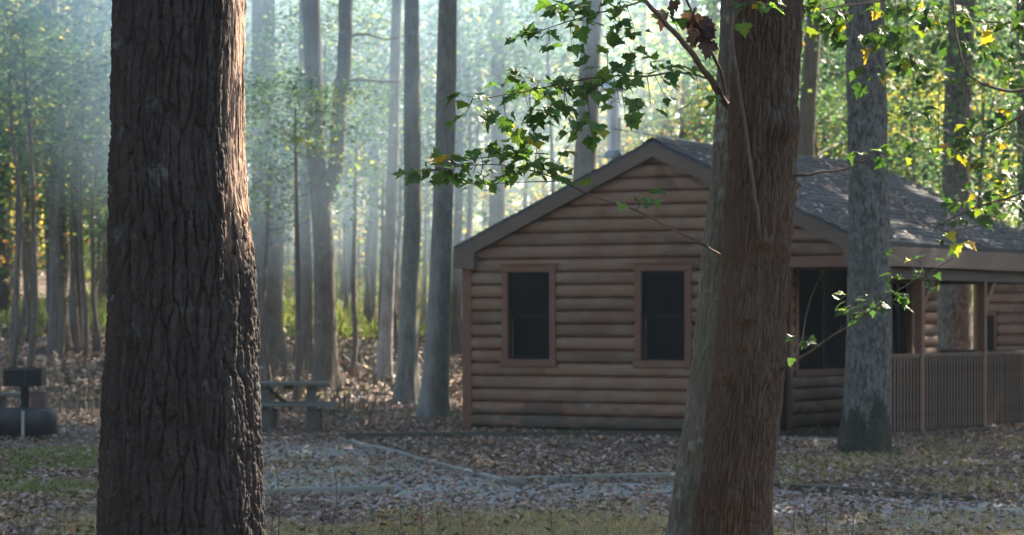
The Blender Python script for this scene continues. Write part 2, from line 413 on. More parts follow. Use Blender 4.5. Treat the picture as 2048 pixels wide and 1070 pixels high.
P = np.concatenate([scatter_px(1400, 1670, 1800, 896, 922, -.5, 6), scatter_px(900, 835, 920, 830, 848, -.5, 6), scatter_px(900, 640, 730, 825, 845, -.2, 6), scatter_px(1300, 1000, 1400, 872, 884, -.02, 6), scatter_px(900, 1545, 1700, 880, 900, -.1, 7)])
blades('moss', P, rs.uniform(.03, .07, len(P)), np.full(len(P), .009), [(.05, .09, .025), (.07, .12, .03)], 'green mossy grass at the tree feet and along the cabin', cat='moss')
n = 70000; Y = rs.uniform(70, 116, n); X = rs.uniform(-1.1, 1.1, n) * frame_x(Y); k = fbm(X * .12, Y * .12, 14, 3) > -.12; X, Y = X[k], Y[k]
P = np.stack([X, Y, gz(X, Y)], -1)
blades('grass', P, rs.uniform(.15, .55, len(P)), rs.uniform(.02, .04, len(P)), [(.16, .21, .06), (.26, .28, .09), (.13, .18, .06), (.34, .32, .15)], 'tall pale grass on the sunlit forest slope')
n = 16000; Y = rs.uniform(46, 86, n); X = rs.uniform(-1.1, 1.1, n) * frame_x(Y); k = (fbm(X * .2, Y * .15, 24, 3) > -.02) & ~((X > -2) & (Y < 52)) ; X, Y = X[k], Y[k]
P = np.stack([X, Y, gz(X, Y)], -1)
blades('undergrowth', P, rs.uniform(.15, .6, len(P)), rs.uniform(.006, .013, len(P)), [(.075, .06, .05), (.10, .085, .07), (.06, .055, .042), (.085, .09, .05)], 'dry grey brown brush standing among the trunks', .2, 'litter', 'undergrowth')

# ------------------------------------------------------------------ sun direction
SUN_AZ, SUN_EL = 41.5, 38.0
sdir = np.array([math.sin(R(SUN_AZ)) * math.cos(R(SUN_EL)), math.cos(R(SUN_AZ)) * math.cos(R(SUN_EL)), math.sin(R(SUN_EL))])
LANES = []
for x_, y_ in ((575, 71), (625, 72), (675, 72.5), (715, 72), (30, 92), (90, 90), (150, 93), (205, 91), (640, 78), (60, 84)):
    X_ = (x_ - 1024) * y_ / FPX; LANES.append(np.array([X_, y_, float(gz(X_, y_)) + .2]))
LANES += [W(40, 430, 96), W(75, 420, 96), W(60, 470, 96), W(1825, 230, 62.5), W(1835, 280, 62.5), W(700, 120, 60), W(600, 60, 58)]
def blocks(c, rad):
    for p in LANES:
        d = np.asarray(c) - p; t_ = d.dot(sdir)
        if t_ > 0 and np.linalg.norm(d - sdir * t_) < rad: return True
    return False

# ------------------------------------------------------------------ crowns
def quad_leaves(P, size, rs_, tilt=.7):
    n = len(P); d, s, nr = orient(n, tilt, rs_)
    L = size * rs_.uniform(.6, 1.35, n)
    Wd = L * rs_.uniform(.5, .85, n)
    v = np.stack([P - d * L[:, None] * .5, P + s * Wd[:, None] * .5 + nr * L[:, None] * .08, P + d * L[:, None] * .5, P - s * Wd[:, None] * .5 + nr * L[:, None] * .08], 1)
    return v.reshape(-1, 3), (np.arange(n)[:, None] * 4 + np.array([[0, 1, 2, 3]]))

def crown_mesh(name, seed, rx, rz, nclump, per, cr, size, pal, flat=.5, limbs=True):
    r_ = np.random.RandomState(seed)
    u = r_.normal(size=(nclump, 3)); u /= np.linalg.norm(u, axis=1)[:, None]
    C = u * (r_.uniform(.15, 1, nclump) ** .5)[:, None] * np.array([rx, rx, rz])
    Ps = []; cs = []; pal = np.array(pal)
    for c in C:
        m = max(4, int(per * r_.uniform(.5, 1.5)))
        o = r_.normal(size=(m, 3)) * np.array([cr, cr, cr * flat]) * r_.uniform(.6, 1.3) * .6
        Ps.append(c + o)
        base = pal[r_.randint(len(pal))] * r_.uniform(.75, 1.25)
        cs.append(base * r_.uniform(.75, 1.3, (m, 1)))
    Pp = np.concatenate(Ps); cc = np.concatenate(cs)
    V, F4 = quad_leaves(Pp, size, r_)
    mb = MB(); mb.add(V, F4, col=np.repeat(cc, 4, 0))
    if limbs:
        for c in C[::12]:
            b = np.array([0, 0, -rz * 1.05 + max(0, c[2] + rz) * .45]); mdl = b * .45 + c * .55 + np.array([0, 0, -.08 * np.linalg.norm(c - b)])
            mb.tube([b, mdl, c], [.016, .012, .005], 4, (.05, .045, .04), False)
    o = mb.build(name, M['leaf']); me = o.data; bpy.data.objects.remove(o); return me

GR = [(.045, .105, .075), (.055, .12, .08), (.075, .14, .08), (.04, .09, .07)]
_GR = [(.05, .115, .07), (.06, .13, .075), (.08, .15, .07), (.045, .10, .07)]
YG = [(.13, .20, .06), (.17, .23, .06), (.10, .17, .06), (.24, .26, .06)]
YE = [(.62, .50, .06), (.5, .44, .07), (.68, .46, .07), (.34, .34, .06)]
_YE = [(0.522, 0.42, 0.058), (0.406, 0.362, 0.058), (0.609, 0.435, 0.072), (0.29, 0.29, 0.058)]
OR = [(0.504, 0.28, 0.084), (0.42, 0.196, 0.084), (0.532, 0.364, 0.112), (0.28, 0.21, 0.084)]
CR = {}
for i in range(2):
    CR['green%d' % i] = crown_mesh('green_crown', 20 + i, 3.5, 3.0, 110, 24, .95, .165, GR + GR + GR + YG[:1])
    CR['lime%d' % i] = crown_mesh('lime_crown', 30 + i, 3.3, 2.9, 105, 24, .95, .165, YG + GR + YE[:2])
    CR['yellow%d' % i] = crown_mesh('yellow_crown', 40 + i, 2.6, 2.4, 70, 20, .8, .15, YE + YE + YG[:1])
for i in range(2):
    CR['bushy%d' % i] = crown_mesh('bushy_crown', 80 + i, 2.6, 1.9, 95, 40, .62, .13, GR + GR + GR + YG, .55)
CR['orange0'] = crown_mesh('orange_crown', 50, 2.6, 2.2, 60, 16, .8, .15, OR + YG[:1]); CR['orange1'] = crown_mesh('orange_crown', 51, 2.6, 2.2, 60, 16, .8, .15, OR + YE[:1])
for i in range(3):
    CR['high%d' % i] = crown_mesh('high_crown', 60 + i, 4.6, 4.4, 70, 15, 1.25, .46, GR + YG[:2] + YE[:1], .7)

for i in range(2):
    CR['dense%d' % i] = crown_mesh('dense_crown', 70 + i, 4.6, 4.2, 100, 22, 1.3, .50, GR + GR + YG[:1], .7)

def add_crown(parent, kind, loc, sc=1.0, rz=None):
    o = bpy.data.objects.new('crown', CR[kind]); COL.objects.link(o); o.parent = parent
    o.location = Vector([float(c) for c in loc]); s = sc if not np.isscalar(sc) else (sc, sc, sc); o.scale = s
    o.rotation_euler = (0, 0, random.uniform(0, 6.28) if rz is None else rz); return o

# ------------------------------------------------------------------ trunks
def trunk_mesh(C, rad, seg, seed, disp=.06, fz=.9, mat=None, parent=None, name='trunk', origin=(0, 0, 0)):
    """tapered trunk along centre points C with noisy outline"""
    C = np.asarray(C, float); n = len(C); an = np.arange(seg) * 2 * math.pi / seg
    A, Z = np.meshgrid(an, C[:, 2])
    r = np.asarray(rad)[:, None]
    nz = fbm(np.cos(A) * 1.6 + 7, np.sin(A) * 1.6 + Z * fz, seed, 3) + .8 * fbm(np.cos(A) * 6 + 3 + seed, np.sin(A) * 6 + Z * .35, seed + 4, 3)
    fl = np.exp(-(Z - C[0, 2]) / .35) * (.22 * np.sin(A * 5 + seed) + .12 * np.sin(A * 3 + seed * 2.1))
    rr = r * (1 + disp * 3 * nz * .9 + fl)
    V = np.stack([C[:, 0][:, None] + np.cos(A) * rr, C[:, 1][:, None] + np.sin(A) * rr, Z], -1).reshape(-1, 3) - np.asarray(origin)
    F = [(i * seg + j, i * seg + (j + 1) % seg, (i + 1) * seg + (j + 1) % seg, (i + 1) * seg + j) for i in range(n - 1) for j in range(seg)]
    return mk(name, V, np.array(F), mat, parent, smooth=True)

def tree(name, pts, Y, w, label, mat='bark_wood', H=19, crown='high0', csc=1.0, group='trees of the hazy wood', cat='tree', seed=0, base_flare=.7, seg=22, baseY=None):
    """pts: (photo y, photo x) of the axis, lowest last; w: photo width at eye height"""
    ys_ = np.array([p[0] for p in pts], float); xs_ = np.array([p[1] for p in pts], float)
    z = CAMH - (ys_ - HOR) * Y / FPX; x = (xs_ - 1024) * Y / FPX
    o = np.argsort(z); z = z[o]; x = x[o]
    x0 = x[0]; g = float(gz(x0, Y)) - .08
    zz = np.concatenate([g + np.array([0, .06, .14, .25, .4, .6, .85]), np.linspace(g + 1.2, g + H, 34)])
    sl = (x[-1] - x[0]) / max(z[-1] - z[0], .5) if len(x) > 1 else 0
    xx = np.interp(zz, z, x); up = zz > z[-1]; xx[up] = x[-1] + (zz[up] - z[-1]) * sl * .6
    dn = zz < z[0]; xx[dn] = x[0]
    xx = xx + fbm(zz * .25, zz * 0 + seed * 3.1, seed, 2) * .25 * sstep(z[0], z[0] + 3, zz) * (0 if len(x) > 2 else 1)
    yy = Y + fbm(zz * .2, zz * 0 + seed * 1.7, seed + 50, 2) * .5
    r0 = w / 2 * Y / FPX
    rel = (zz - g) / H
    rad = r0 * (1.06 - .75 * rel) * (1 + base_flare * np.exp(-(zz - g) / .45))
    rt = empty(name, (x0, Y, g), 0, label, cat, group)
    C = np.stack([xx, yy, zz], -1)
    trunk_mesh(C, rad, seg, seed + 11, .06, .9, M[mat], rt, origin=(x0, Y, g))
    rt['_top'] = [float(c) for c in (C[-1] - np.array([x0, Y, g]))]
    if crown and Y > 70 and blocks(C[-6], 3.0 * csc): csc *= .45
    if crown: add_crown(rt, crown, C[-6] - np.array([x0, Y, g]) + np.array([0, 0, .5]), (csc, csc, csc))
    del rt['_top']
    return rt, C

def px_branch(parent, pts, r0, r1, mat='twig', name='branch', seg=6):
    """branch through photo points (x, y, Y) parented to a tree"""
    P = np.array([W(*p) for p in pts]) - np.array(parent.location)
    k = np.linspace(0, len(P) - 1, len(P) * 4); i = np.arange(len(P))
    Q = np.stack([np.interp(k, i, P[:, c]) for c in range(3)], -1)
    for _ in range(3): Q[1:-1] = (Q[:-2] + 2 * Q[1:-1] + Q[2:]) / 4
    Q += np.stack([fbm(k * 1.3, k * 0 + 3.3 * c + pts[0][0], 5 + c, 2) for c in range(3)], -1) * np.linalg.norm(P[-1] - P[0]) * .03 * np.minimum(1, k)[:, None]
    mb = MB(); mb.tube(Q, np.linspace(r0, r1, len(Q)), seg)
    return mb.build(name, M[mat], parent, True)

BG = [
 ('forest_tree', [(0, 6), (640, 7)], 75, 24, 'dark trunk cut by the left edge of the photo', 'bark_dark'),
 ('forest_tree', [(0, 100), (300, 115), (690, 120)], 66, 33, 'left one of two straight trunks standing close together at far left', 'bark_wood'),
 ('forest_tree', [(0, 157), (300, 156), (690, 150)], 66.6, 27, 'right one of two straight trunks standing close together at far left', 'bark_wood'),
 ('forest_tree', [(0, 92), (660, 100)], 73, 13, 'very thin trunk just left of the close pair at far left', 'bark_wood'),
 ('forest_tree', [(0, 212), (640, 205)], 82, 27, 'hazy trunk half hidden by the great trunk on its left side', 'bark_wood'),
 ('forest_tree', [(0, 530), (760, 537)], 60, 56, 'broad hazy trunk just right of the great furrowed trunk', 'bark_wood'),
 ('forest_tree', [(0, 606), (760, 613)], 58, 22, 'slim trunk beside the left of the forked tree behind the picnic table', 'bark_wood'),
 ('forked_tree', [(0, 622), (300, 630), (480, 648), (800, 652)], 53, 42, 'forked tree rising right behind the picnic table', 'bark_wood'),
 ('forest_tree', [(0, 705), (640, 698)], 80, 25, 'hazy trunk standing over the sunlit grass strip', 'bark_wood'),
 ('forest_tree', [(0, 748), (640, 740)], 74, 21, 'narrow dark trunk between the sunlit grass strip and the pale tree', 'bark_wood'),
 ('pale_tree', [(0, 794), (300, 788), (780, 768)], 55, 25, 'slender pale grey trunk leaning slightly left', 'bark_light'),
 ('forest_tree', [(0, 823), (420, 825), (600, 818), (745, 815)], 50, 38, 'thick grey trunk with wide foot just right of the pale slender trunk', 'bark_mid'),
 ('forest_tree', [(0, 896), (300, 890), (600, 880), (838, 868)], 45.4, 46, 'thick trunk nearest to the left corner of the cabin', 'bark_mid'),
 ('forest_tree', [(0, 856), (640, 848)], 72, 10, 'thin pale stem seen between the two thick trunks left of cabin', 'bark_light'),
 ('forest_tree', [(0, 914), (640, 912)], 64, 19, 'nearly black narrow trunk touching the left eave of the cabin', 'bark_dark'),
 ('forest_tree', [(0, 1000), (430, 994)], 62, 34, 'hazy trunk behind the left roof slope and the maple spray', 'bark_wood'),
 ('forest_tree', [(0, 1192), (340, 1170)], 56, 52, 'broad grey trunk just left of the stovepipe', 'bark_wood'),
 ('forest_tree', [(0, 1290), (400, 1294)], 80, 18, 'narrow trunk right of the stovepipe above the ridge', 'bark_wood'),
 ('forest_tree', [(0, 1328), (400, 1322)], 86, 20, 'second narrow trunk right of the stovepipe, farther off', 'bark_wood'),
 ('forest_tree', [(0, 1622), (400, 1608)], 60, 38, 'bluish hazy trunk above the roof right of the red trunk', 'bark_wood'),
 ('forest_tree', [(0, 1925), (320, 1915), (640, 1908)], 52, 64, 'thick grey trunk behind the porch, seen through its open end', 'bark_pale'),
 ('forest_tree', [(0, 2048), (640, 2052)], 58, 30, 'dark trunk at the right edge above the porch roof', 'bark_dark'),
]
for i, (nm, pts, Y, w, lab, mt) in enumerate(BG):
    rt, C = tree(nm, pts, Y, w, lab, mt, H=rs.uniform(19, 23), crown=('dense%d' % (i % 2) if 50 <= Y < 70 and i % 3 else 'high%d' % (i % 3)), csc=rs.uniform(.9, 1.1) if Y < 50 else (.78 if Y < 70 else .5), seed=i * 3 + 1)
    if nm == 'forked_tree':
        px_branch(rt, [(650, 400, 53), (668, 330, 53), (680, 230, 53), (690, 110, 53), (696, 0, 53), (700, -200, 53)], .15, .12, 'bark_wood', 'limb', 14)
        px_branch(rt, [(676, 165, 53), (720, 158, 53), (770, 164, 53.3), (802, 163, 53.6)], .035, .02, 'bark_wood')
        px_branch(rt, [(640, 170, 53), (600, 185, 53), (560, 170, 52.6), (520, 175, 52.4)], .03, .012, 'bark_wood')
        px_branch(rt, [(692, 75, 53), (730, 66, 53), (770, 80, 53.2), (800, 74, 53.4)], .03, .012, 'bark_wood')
    if nm == 'pale_tree':
        px_branch(rt, [(790, 120, 55), (775, 135, 54.8), (755, 170, 54.5)], .025, .008, 'bark_light')

n_far = 0
for i in range(26):        # slender far trunks, nothing tells them apart
    Y = rs.uniform(86, 120); x = rs.uniform(-60, 2110)
    tree('slender_tree', [(0, x + rs.uniform(-15, 15)), (600, x)], Y, rs.uniform(9, 19), 'slender trunk standing deep in the hazy wood', ['bark_wood', 'bark_dark', 'bark_light'][i % 3] if i % 5 else 'bark_light',
         H=rs.uniform(15, 20), crown=['green0', 'lime1', 'yellow1'][i % 3], csc=.8, group='slender trunks deep in the wood', seed=200 + i, seg=12)

# trees that stand outside the picture and shade it
OUT = [(13, 19), (19, 25), (6.5, 33.5), (24, 30), (12, 37.5), (9.5, 41), (15, 46), (16, 40), (22, 37), (9, 50), (13, 57), (22, 50), (27, 38), (19, 43), (12.5, 46), (26, 50), (33, 47), (17, 53), (23, 60), (31, 60), (14.5, 62), (-12, 48), (-17, 58), (-10, 32), (-15, 40), (-9.5, 22), (-13, 30), (-11, 14), (-16, 20), (10, 14), (13, 18)]
for i, (x, y) in enumerate(OUT):
    tree('forest_tree', [(0, 1024 + x * FPX / y), (640, 1024 + x * FPX / y)], y, 46 * 40 / y, 'tall full crowned tree standing just outside the picture', 'bark_wood', H=rs.uniform(18, 22), crown='dense%d' % (i % 2), csc=rs.uniform(.95, 1.15), group='tall trees outside the picture', seed=300 + i, seg=12)

# understory trees with foliage in view
UL = {'bushy': 'bushy small tree with dense dull green leaf sprays in the haze', 'green': 'small understory tree with dull green leaves in the haze', 'lime': 'small understory tree with yellow green leaves in the haze',
      'yellow': 'small autumn tree with bright yellow leaves in the wood', 'orange': 'small autumn tree with orange leaves in the wood'}
UNDER = []
kinds = ['green', 'yellow', 'lime', 'green', 'lime', 'yellow', 'green', 'orange', 'lime']
for i in range(126):
    Y = 64 + (i % 12) * 4.6 + rs.uniform(-2, 2); x = rs.uniform(-80, 2130); k = kinds[i % 9]
    yp = rs.uniform(-90, 300)
    if x > 1420 and i % 9 in (1, 2, 8): k = 'green'
    if k in ('yellow', 'orange'): yp = rs.uniform(60, 470); Y = max(Y, 74)
    UNDER.append((x, yp, Y, k, rs.uniform(.7, 1.15)))
UNDER += [(50, 60, 72, 'yellow', .8), (15, 190, 76, 'orange', .8), (195, 170, 74, 'lime', .8), (130, 340, 84, 'yellow', .9), (70, 250, 88, 'yellow', 1.0), (200, 60, 80, 'yellow', .8), (975, 110, 76, 'orange', .8), (740, 110, 72, 'orange', .7), (560, 60, 66, 'lime', .7), (720, 380, 84, 'yellow', .8), (610, 380, 90, 'yellow', .8), (930, 330, 86, 'orange', .8), (590, 215, 50, 'bushy', .62), (540, 330, 53, 'bushy', .7), (700, 250, 56, 'bushy', .8), (640, 90, 58, 'bushy', .8), (770, 330, 64, 'bushy', .7), (590, 400, 62, 'bushy', .6), (20, 120, 58, 'bushy', .8), (120, 220, 62, 'bushy', .8), (190, 330, 66, 'bushy', .7), (1010, 150, 64, 'bushy', .8), (1100, 60, 60, 'bushy', .8), (1350, 200, 66, 'bushy', .9), (1640, 250, 62, 'bushy', .8), (1820, 120, 60, 'bushy', .8), (1900, 330, 60, 'bushy', .7), (60, 60, 58, 'green', .9), (170, 120, 64, 'green', 1.0), (40, 300, 70, 'green', 1.0),
          (50, 440, 95, 'yellow', .9), (30, 470, 112, 'yellow', 1.3), (1820, 230, 62, 'yellow', .55), (1840, 330, 70, 'lime', .9), (1960, 200, 50, 'green', .8), (2010, 330, 56, 'green', .8),
          (1000, 390, 70, 'yellow', .9), (1090, 330, 80, 'lime', 1.0), (1360, 150, 78, 'yellow', .8), (1400, 240, 85, 'green', 1.1), (1650, 230, 70, 'green', 1.0), (1250, 300, 90, 'lime', 1.1)]
for i, (x, yp, Y, k, sc) in enumerate(UNDER):
    c = W(x, yp, Y); sc2 = sc * (.55 + .45 * Y / 70.0)
    g = float(gz(c[0], Y)) - .05
    if c[2] - 2.2 * sc2 < g + .3: c[2] = g + .3 + 2.2 * sc2
    if i < 126 and blocks(c, 2.5 * sc2): continue
    rt = empty('understory_tree', (c[0], Y, g), 0, UL[k], 'tree', 'understory trees with %s leaves' % {'lime': 'yellow green'}.get(k, k))
    h = c[2] - g
    zz = np.linspace(0, h, 14); bend = fbm(zz * .3, zz * 0 + i * 1.3, i, 2) * .5 * np.minimum(1, zz)
    mb = MB(); mb.tube(np.stack([bend, bend * .6, zz], -1), np.linspace(.055, .02, 14) * (.8 + h / 14), 6); mb.build('trunk', M['bark_wood'], rt, True)
    add_crown(rt, k + str(i % 2), (bend[-1], bend[-1] * .6, h), (sc2, sc2, sc2 * rs.uniform(.8, 1.2)))

# far wood behind everything
r_ = np.random.RandomState(99); n = 64000
Y = r_.uniform(122, 165, n); X = r_.uniform(-62, 62, n); z0 = gz(X, Y); Z = z0 + r_.uniform(0, 1, n) ** .95 * 24
k = fbm(X * .12, Z * .12 + Y * .03, 77, 3) > -.11 + .02 * (Z < z0 + 3); X, Y, Z = X[k], Y[k], Z[k]
pal = np.array(GR + YG + YE[:2] + OR[:1]); ci = np.clip(((fbm(X * .1, Z * .1, 78, 3) + .5) * len(pal)).astype(int) + r_.randint(-1, 2, len(X)), 0, len(pal) - 1)
V, F4 = quad_leaves(np.stack([X, Y, Z], -1), .75, r_)
mb = MB(); mb.add(V, F4, col=np.repeat(pal[ci] * r_.uniform(.7, 1.3, (len(X), 1)), 4, 0))
for i in range(70):
    x = r_.uniform(-60, 60); y = r_.uniform(122, 160); g = float(gz(x, y)); mb.tube([(x, y, g - .2), (x + r_.uniform(-.6, .6), y, g + 12), (x + r_.uniform(-1, 1), y, g + 24)], [r_.uniform(.15, .3), .16, .05], 7, (.07, .06, .055), False)
tag(mb.build('distant_wood', M['leaf']), 'green and yellow far wood closing the view', 'wood', None, 'stuff')

n = 24000; X = r_.uniform(-42, 42, n); Y = r_.uniform(-40, 26, n); k = (np.hypot(X, (Y - 6) * .9) > 15) & ((X < -13) | (Y < -8)); X, Y = X[k], Y[k]; Z = r_.uniform(.03, 1, len(X)) * np.where(Y < -8, 13, 15)  # unseen leaf mass added around the camera to dim the frontal sky fill
k = fbm(X * .15, Z * .15 + Y * .1, 79, 3) > -.2; X, Y, Z = X[k], Y[k], Z[k]
V, F4 = quad_leaves(np.stack([X, Y, Z], -1), .95, r_)
mb = MB(); mb.add(V, F4, col=np.repeat(pal[r_.randint(0, len(pal), len(X))] * r_.uniform(.7, 1.3, (len(X), 1)), 4, 0))
for i in range(40):
    x = r_.uniform(-40, 40); y = r_.uniform(-38, -10); mb.tube([(x, y, -.2), (x + r_.uniform(-.6, .6), y, 8), (x + r_.uniform(-1, 1), y, 14)], [r_.uniform(.15, .3), .16, .05], 7, (.07, .06, .055), False)
tag(mb.build('distant_wood', M['leaf']), 'unseen wood added behind and beside the camera to cut low sky light', 'wood', None, 'stuff')

# ------------------------------------------------------------------ hero trunks with real bark relief
def hero(parent, prof, Y, nth, nz_, bark, mat, ztop=3.25, H=17, origin=None, seed=0, bumps=(), name='trunk'):
    """prof: rows (photo y, left x, right x). dense relief up to ztop, coarse above"""
    pr = np.array(sorted(prof, key=lambda p: -p[0]), float)
    zc = CAMH - (pr[:, 0] - HOR) * Y / FPX
    cx = ((pr[:, 1] + pr[:, 2]) / 2 - 1024) * Y / FPX; rr = (pr[:, 2] - pr[:, 1]) / 2 * Y / FPX
    zz = np.concatenate([np.linspace(-.12, ztop, nz_), np.linspace(ztop, H, 60)[1:]])
    def ip(a):
        v = np.interp(zz, zc, a); up = zz > zc[-1]
        return v, up
    x, up = ip(cx); sl = (cx[-1] - cx[-3]) / (zc[-1] - zc[-3]); x[up] = cx[-1] + sl * (zz[up] - zc[-1])
    r, up = ip(rr); r[up] = np.maximum(.06, rr[-1] * (1 - .8 * (zz[up] - zc[-1]) / (H - zc[-1])))
    def sm(a):                                # smooth the piecewise profile
        b = a.copy()
        for _ in range(60): b[1:nz_ - 1] = (b[:nz_ - 2] + 2 * b[1:nz_ - 1] + b[2:nz_]) / 4
        return b
    x = sm(x); r = sm(r)
    an = np.arange(nth) * 2 * math.pi / nth + math.pi / 2       # seam at the back
    A, Z = np.meshgrid(an, zz); S = (A - math.pi / 2) * np.mean(rr)
    h = bark(S, Z, A)
    rad = r[:, None] + h
    for (bx, by, sz, amp) in bumps:           # knots: photo x, y, size m, height m
        bz = CAMH - (by - HOR) * Y / FPX; bX = (bx - 1024) * Y / FPX
        i = np.argmin(abs(zz - bz)); ca = np.clip((bX - x[i]) / r[i], -1, 1); a0 = 2 * math.pi - math.acos(ca)   # facing the camera (-y)
        da = (A - a0 + math.pi) % (2 * math.pi) - math.pi
        g = (da * r[i]) ** 2 + (Z - bz) ** 2 * 1.6
        rad = rad + amp * np.exp(-g / (sz * sz))
    V = np.stack([x[:, None] + np.cos(A) * rad, Y + np.sin(A) * rad, Z], -1) - np.asarray(origin)
    V = V.reshape(-1, 3); n = len(zz)
    i, j = np.meshgrid(np.arange(n - 1), np.arange(nth), indexing='ij')
    a = (i * nth + j).ravel(); b = (i * nth + (j + 1) % nth).ravel()
    F = np.stack([a, b, b + nth, a + nth], -1)
    return mk(name, V, F, mat, parent, smooth=True), np.stack([x, np.full(len(x), Y), zz], -1)

def bark_oak(S, Z, A):
    w1 = fbm(S * 7, Z * 1.6, 1, 3); w2 = fbm(S * 22, Z * 7, 2, 3)
    a = S + .06 * w1 + .03 * w2 + .010 * fbm(S * 60, Z * 25, 7, 2); b = Z + .07 * w2 + .03 * fbm(S * 40, Z * 3, 6, 2)
    f1, f2, idv = worley(a / .046, b / .34, 3); e1 = f2 - f1
    g1, g2, id2 = worley(a / .026 + 5, b / .11, 8); e2 = g2 - g1
    rid = 1 - abs(2 * vnoise(a / .024, b / .5, 12) - 1); rid2 = 1 - abs(2 * vnoise(a / .012 + 9, b / .16, 13) - 1)
    v = fbm(S * 5, Z * 3, 21, 3)
    h = .020 * sstep(0, .2, e1) + .007 * (idv - .5) + .007 * sstep(0, .3, e2) + .006 * (id2 - .5) + .020 * (rid - .6) + .006 * (rid2 - .5) + .008 * fbm(S / .010, Z / .02, 30, 3) + .02 * v
    k1, k2, _ = worley(a / .05 + 3, Z / .06 + .4 * w2, 16)
    h = h + .006 * sstep(0, .16, k2 - k1)
    flank = sstep(-.06, .10, np.cos(A) - .70 + .25 * fbm(S * 9, Z * 1.5, 18, 3)) * sstep(1.7, 2.0, Z + .5 * fbm(S * 12, Z * 2, 19, 2)) * sstep(-.95, -.1, -np.abs(np.sin(A) + .25) - .0)
    return h * (1 - .72 * flank) - .021
def bark_red(S, Z, A):
    q1, q2, qid = worley((S + .02 * fbm(S * 14, Z * 5, 48, 3)) / .034, (Z + .02 * fbm(S * 20, Z * 9, 49, 2)) / .12, 50)
    plate = .006 * sstep(0, .25, q2 - q1) + .007 * (qid - .5)
    w1 = fbm(S * 12, Z * 3, 41, 3); w2 = fbm(S * 30, Z * 10, 42, 2)
    a = S + .022 * w1 + .007 * w2; b = Z + .02 * w2
    f1, f2, idv = worley(a / .019, b / .13, 43); e1 = f2 - f1
    rid = 1 - abs(2 * vnoise(a / .013, b / .2, 44) - 1)
    v = fbm(S * 6, Z * 3.5, 45, 3)
    soft = .8 + .9 * sstep(-.12, .12, fbm(S * 4, Z * 1.2, 46, 2))
    return plate + (.008 * sstep(0, .4, e1) + .005 * (idv - .5) + .010 * (rid - .5)) * soft + .003 * fbm(S / .008, Z / .02, 47, 2) + .016 * v - .007
def bark_grey(S, Z, A):
    w1 = fbm(S * 12, Z * 4, 51, 3)
    a = S + .02 * w1
    f1, f2, idv = worley(a / .030, Z / .085, 53); e1 = f2 - f1
    rid = 1 - abs(2 * vnoise(a / .018, Z / .13, 54) - 1)
    return .006 * sstep(0, .35, e1) + .004 * (idv - .5) + .005 * (rid - .5) + .003 * fbm(S / .01, Z / .02, 57, 2) + .014 * fbm(S * 6, Z * 4, 58, 3)
def bark_pale(S, Z, A):
    f1, f2, idv = worley((S + .02 * fbm(S * 9, Z * 3, 61, 3)) / .05, Z / .11, 63)
    return .013 * sstep(0, .35, f2 - f1) + .012 * (idv - .5) + .012 * fbm(S / .03, Z / .07, 64, 3) + .02 * fbm(S * 5, Z * 3, 68, 3) + .05 * np.exp(-Z.clip(0) / .3) * np.sin(A * 4 + .6)

Y0 = 13.0; o0 = np.array([-1.484, Y0, 0])
oak = empty('great_tree', o0, 0, 'great dark trunk with deeply furrowed bark nearest the camera at left', 'tree')
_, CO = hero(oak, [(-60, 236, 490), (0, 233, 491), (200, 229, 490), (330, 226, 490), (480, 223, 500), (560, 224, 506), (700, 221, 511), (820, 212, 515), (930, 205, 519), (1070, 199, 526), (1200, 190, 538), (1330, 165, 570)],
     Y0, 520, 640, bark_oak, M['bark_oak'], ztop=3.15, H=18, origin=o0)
add_crown(oak, 'dense0', CO[-6] - o0 + np.array([0, 0, .5]), 1.15)

Y1 = 14.0; o1 = np.array([1.03, Y1, 0])
red = empty('red_barked_tree', o1, 0, 'reddish brown trunk with knots, standing in front of its grey neighbour', 'tree')
_, CR1 = hero(red, [(-60, 1479, 1603), (0, 1475, 1600), (130, 1467, 1594), (250, 1461, 1591), (400, 1450, 1588), (520, 1446, 1578), (640, 1438, 1568), (760, 1428, 1562), (860, 1418, 1552), (960, 1404, 1542), (1070, 1392, 1539), (1180, 1378, 1540), (1282, 1350, 1560)],
     Y1, 380, 620, bark_red, M['bark_red'], ztop=3.3, H=17, origin=o1, bumps=[(1576, 262, .055, .034), (1530, 246, .07, .026), (1540, 285, .04, -.02), (1486, 655, .032, -.026), (1496, 632, .06, .024), (1472, 706, .03, -.018), (1525, 700, .035, -.022), (1480, 690, .06, .012), (1452, 775, .045, -.022), (1455, 750, .05, .016), (1528, 775, .04, -.022), (1525, 755, .05, .014), (1589, 372, .022, .03), (1590, 395, .03, .012), (1585, 560, .05, .012), (1520, 486, .045, .03), (1515, 505, .03, -.018), (1500, 900, .06, .014), (1470, 1000, .07, .014)])
add_crown(red, 'dense1', CR1[-6] - o1 + np.array([0, 0, .5]), 1.1)
mb = MB()
def tube_px(mb, pts, r0, r1, o, seg=6, jit=.0):
    P = np.array([W(*p) for p in pts]) - o; k = np.linspace(0, len(P) - 1, len(P) * 5); i = np.arange(len(P))
    Q = np.stack([np.interp(k, i, P[:, c]) for c in range(3)], -1)
    for _ in range(4): Q[1:-1] = (Q[:-2] + 2 * Q[1:-1] + Q[2:]) / 4
    if jit: Q += np.stack([fbm(k * 1.7, k * 0 + 3.3 * c + pts[0][0], 5 + c, 3) for c in range(3)], -1) * jit * np.minimum(1, k)[:, None]
    mb.tube(Q, np.linspace(r0, r1, len(Q)), seg); return Q
tube_px(mb, [(1462, -20, 13.72), (1462, 60, 13.72), (1468, 120, 13.74), (1485, 210, 13.75), (1496, 290, 13.74), (1508, 380, 13.74), (1516, 440, 13.77), (1519, 480, 13.82)], .010, .008, o1, 7, .01)
mb.build('vine', M['twig'], red, True)
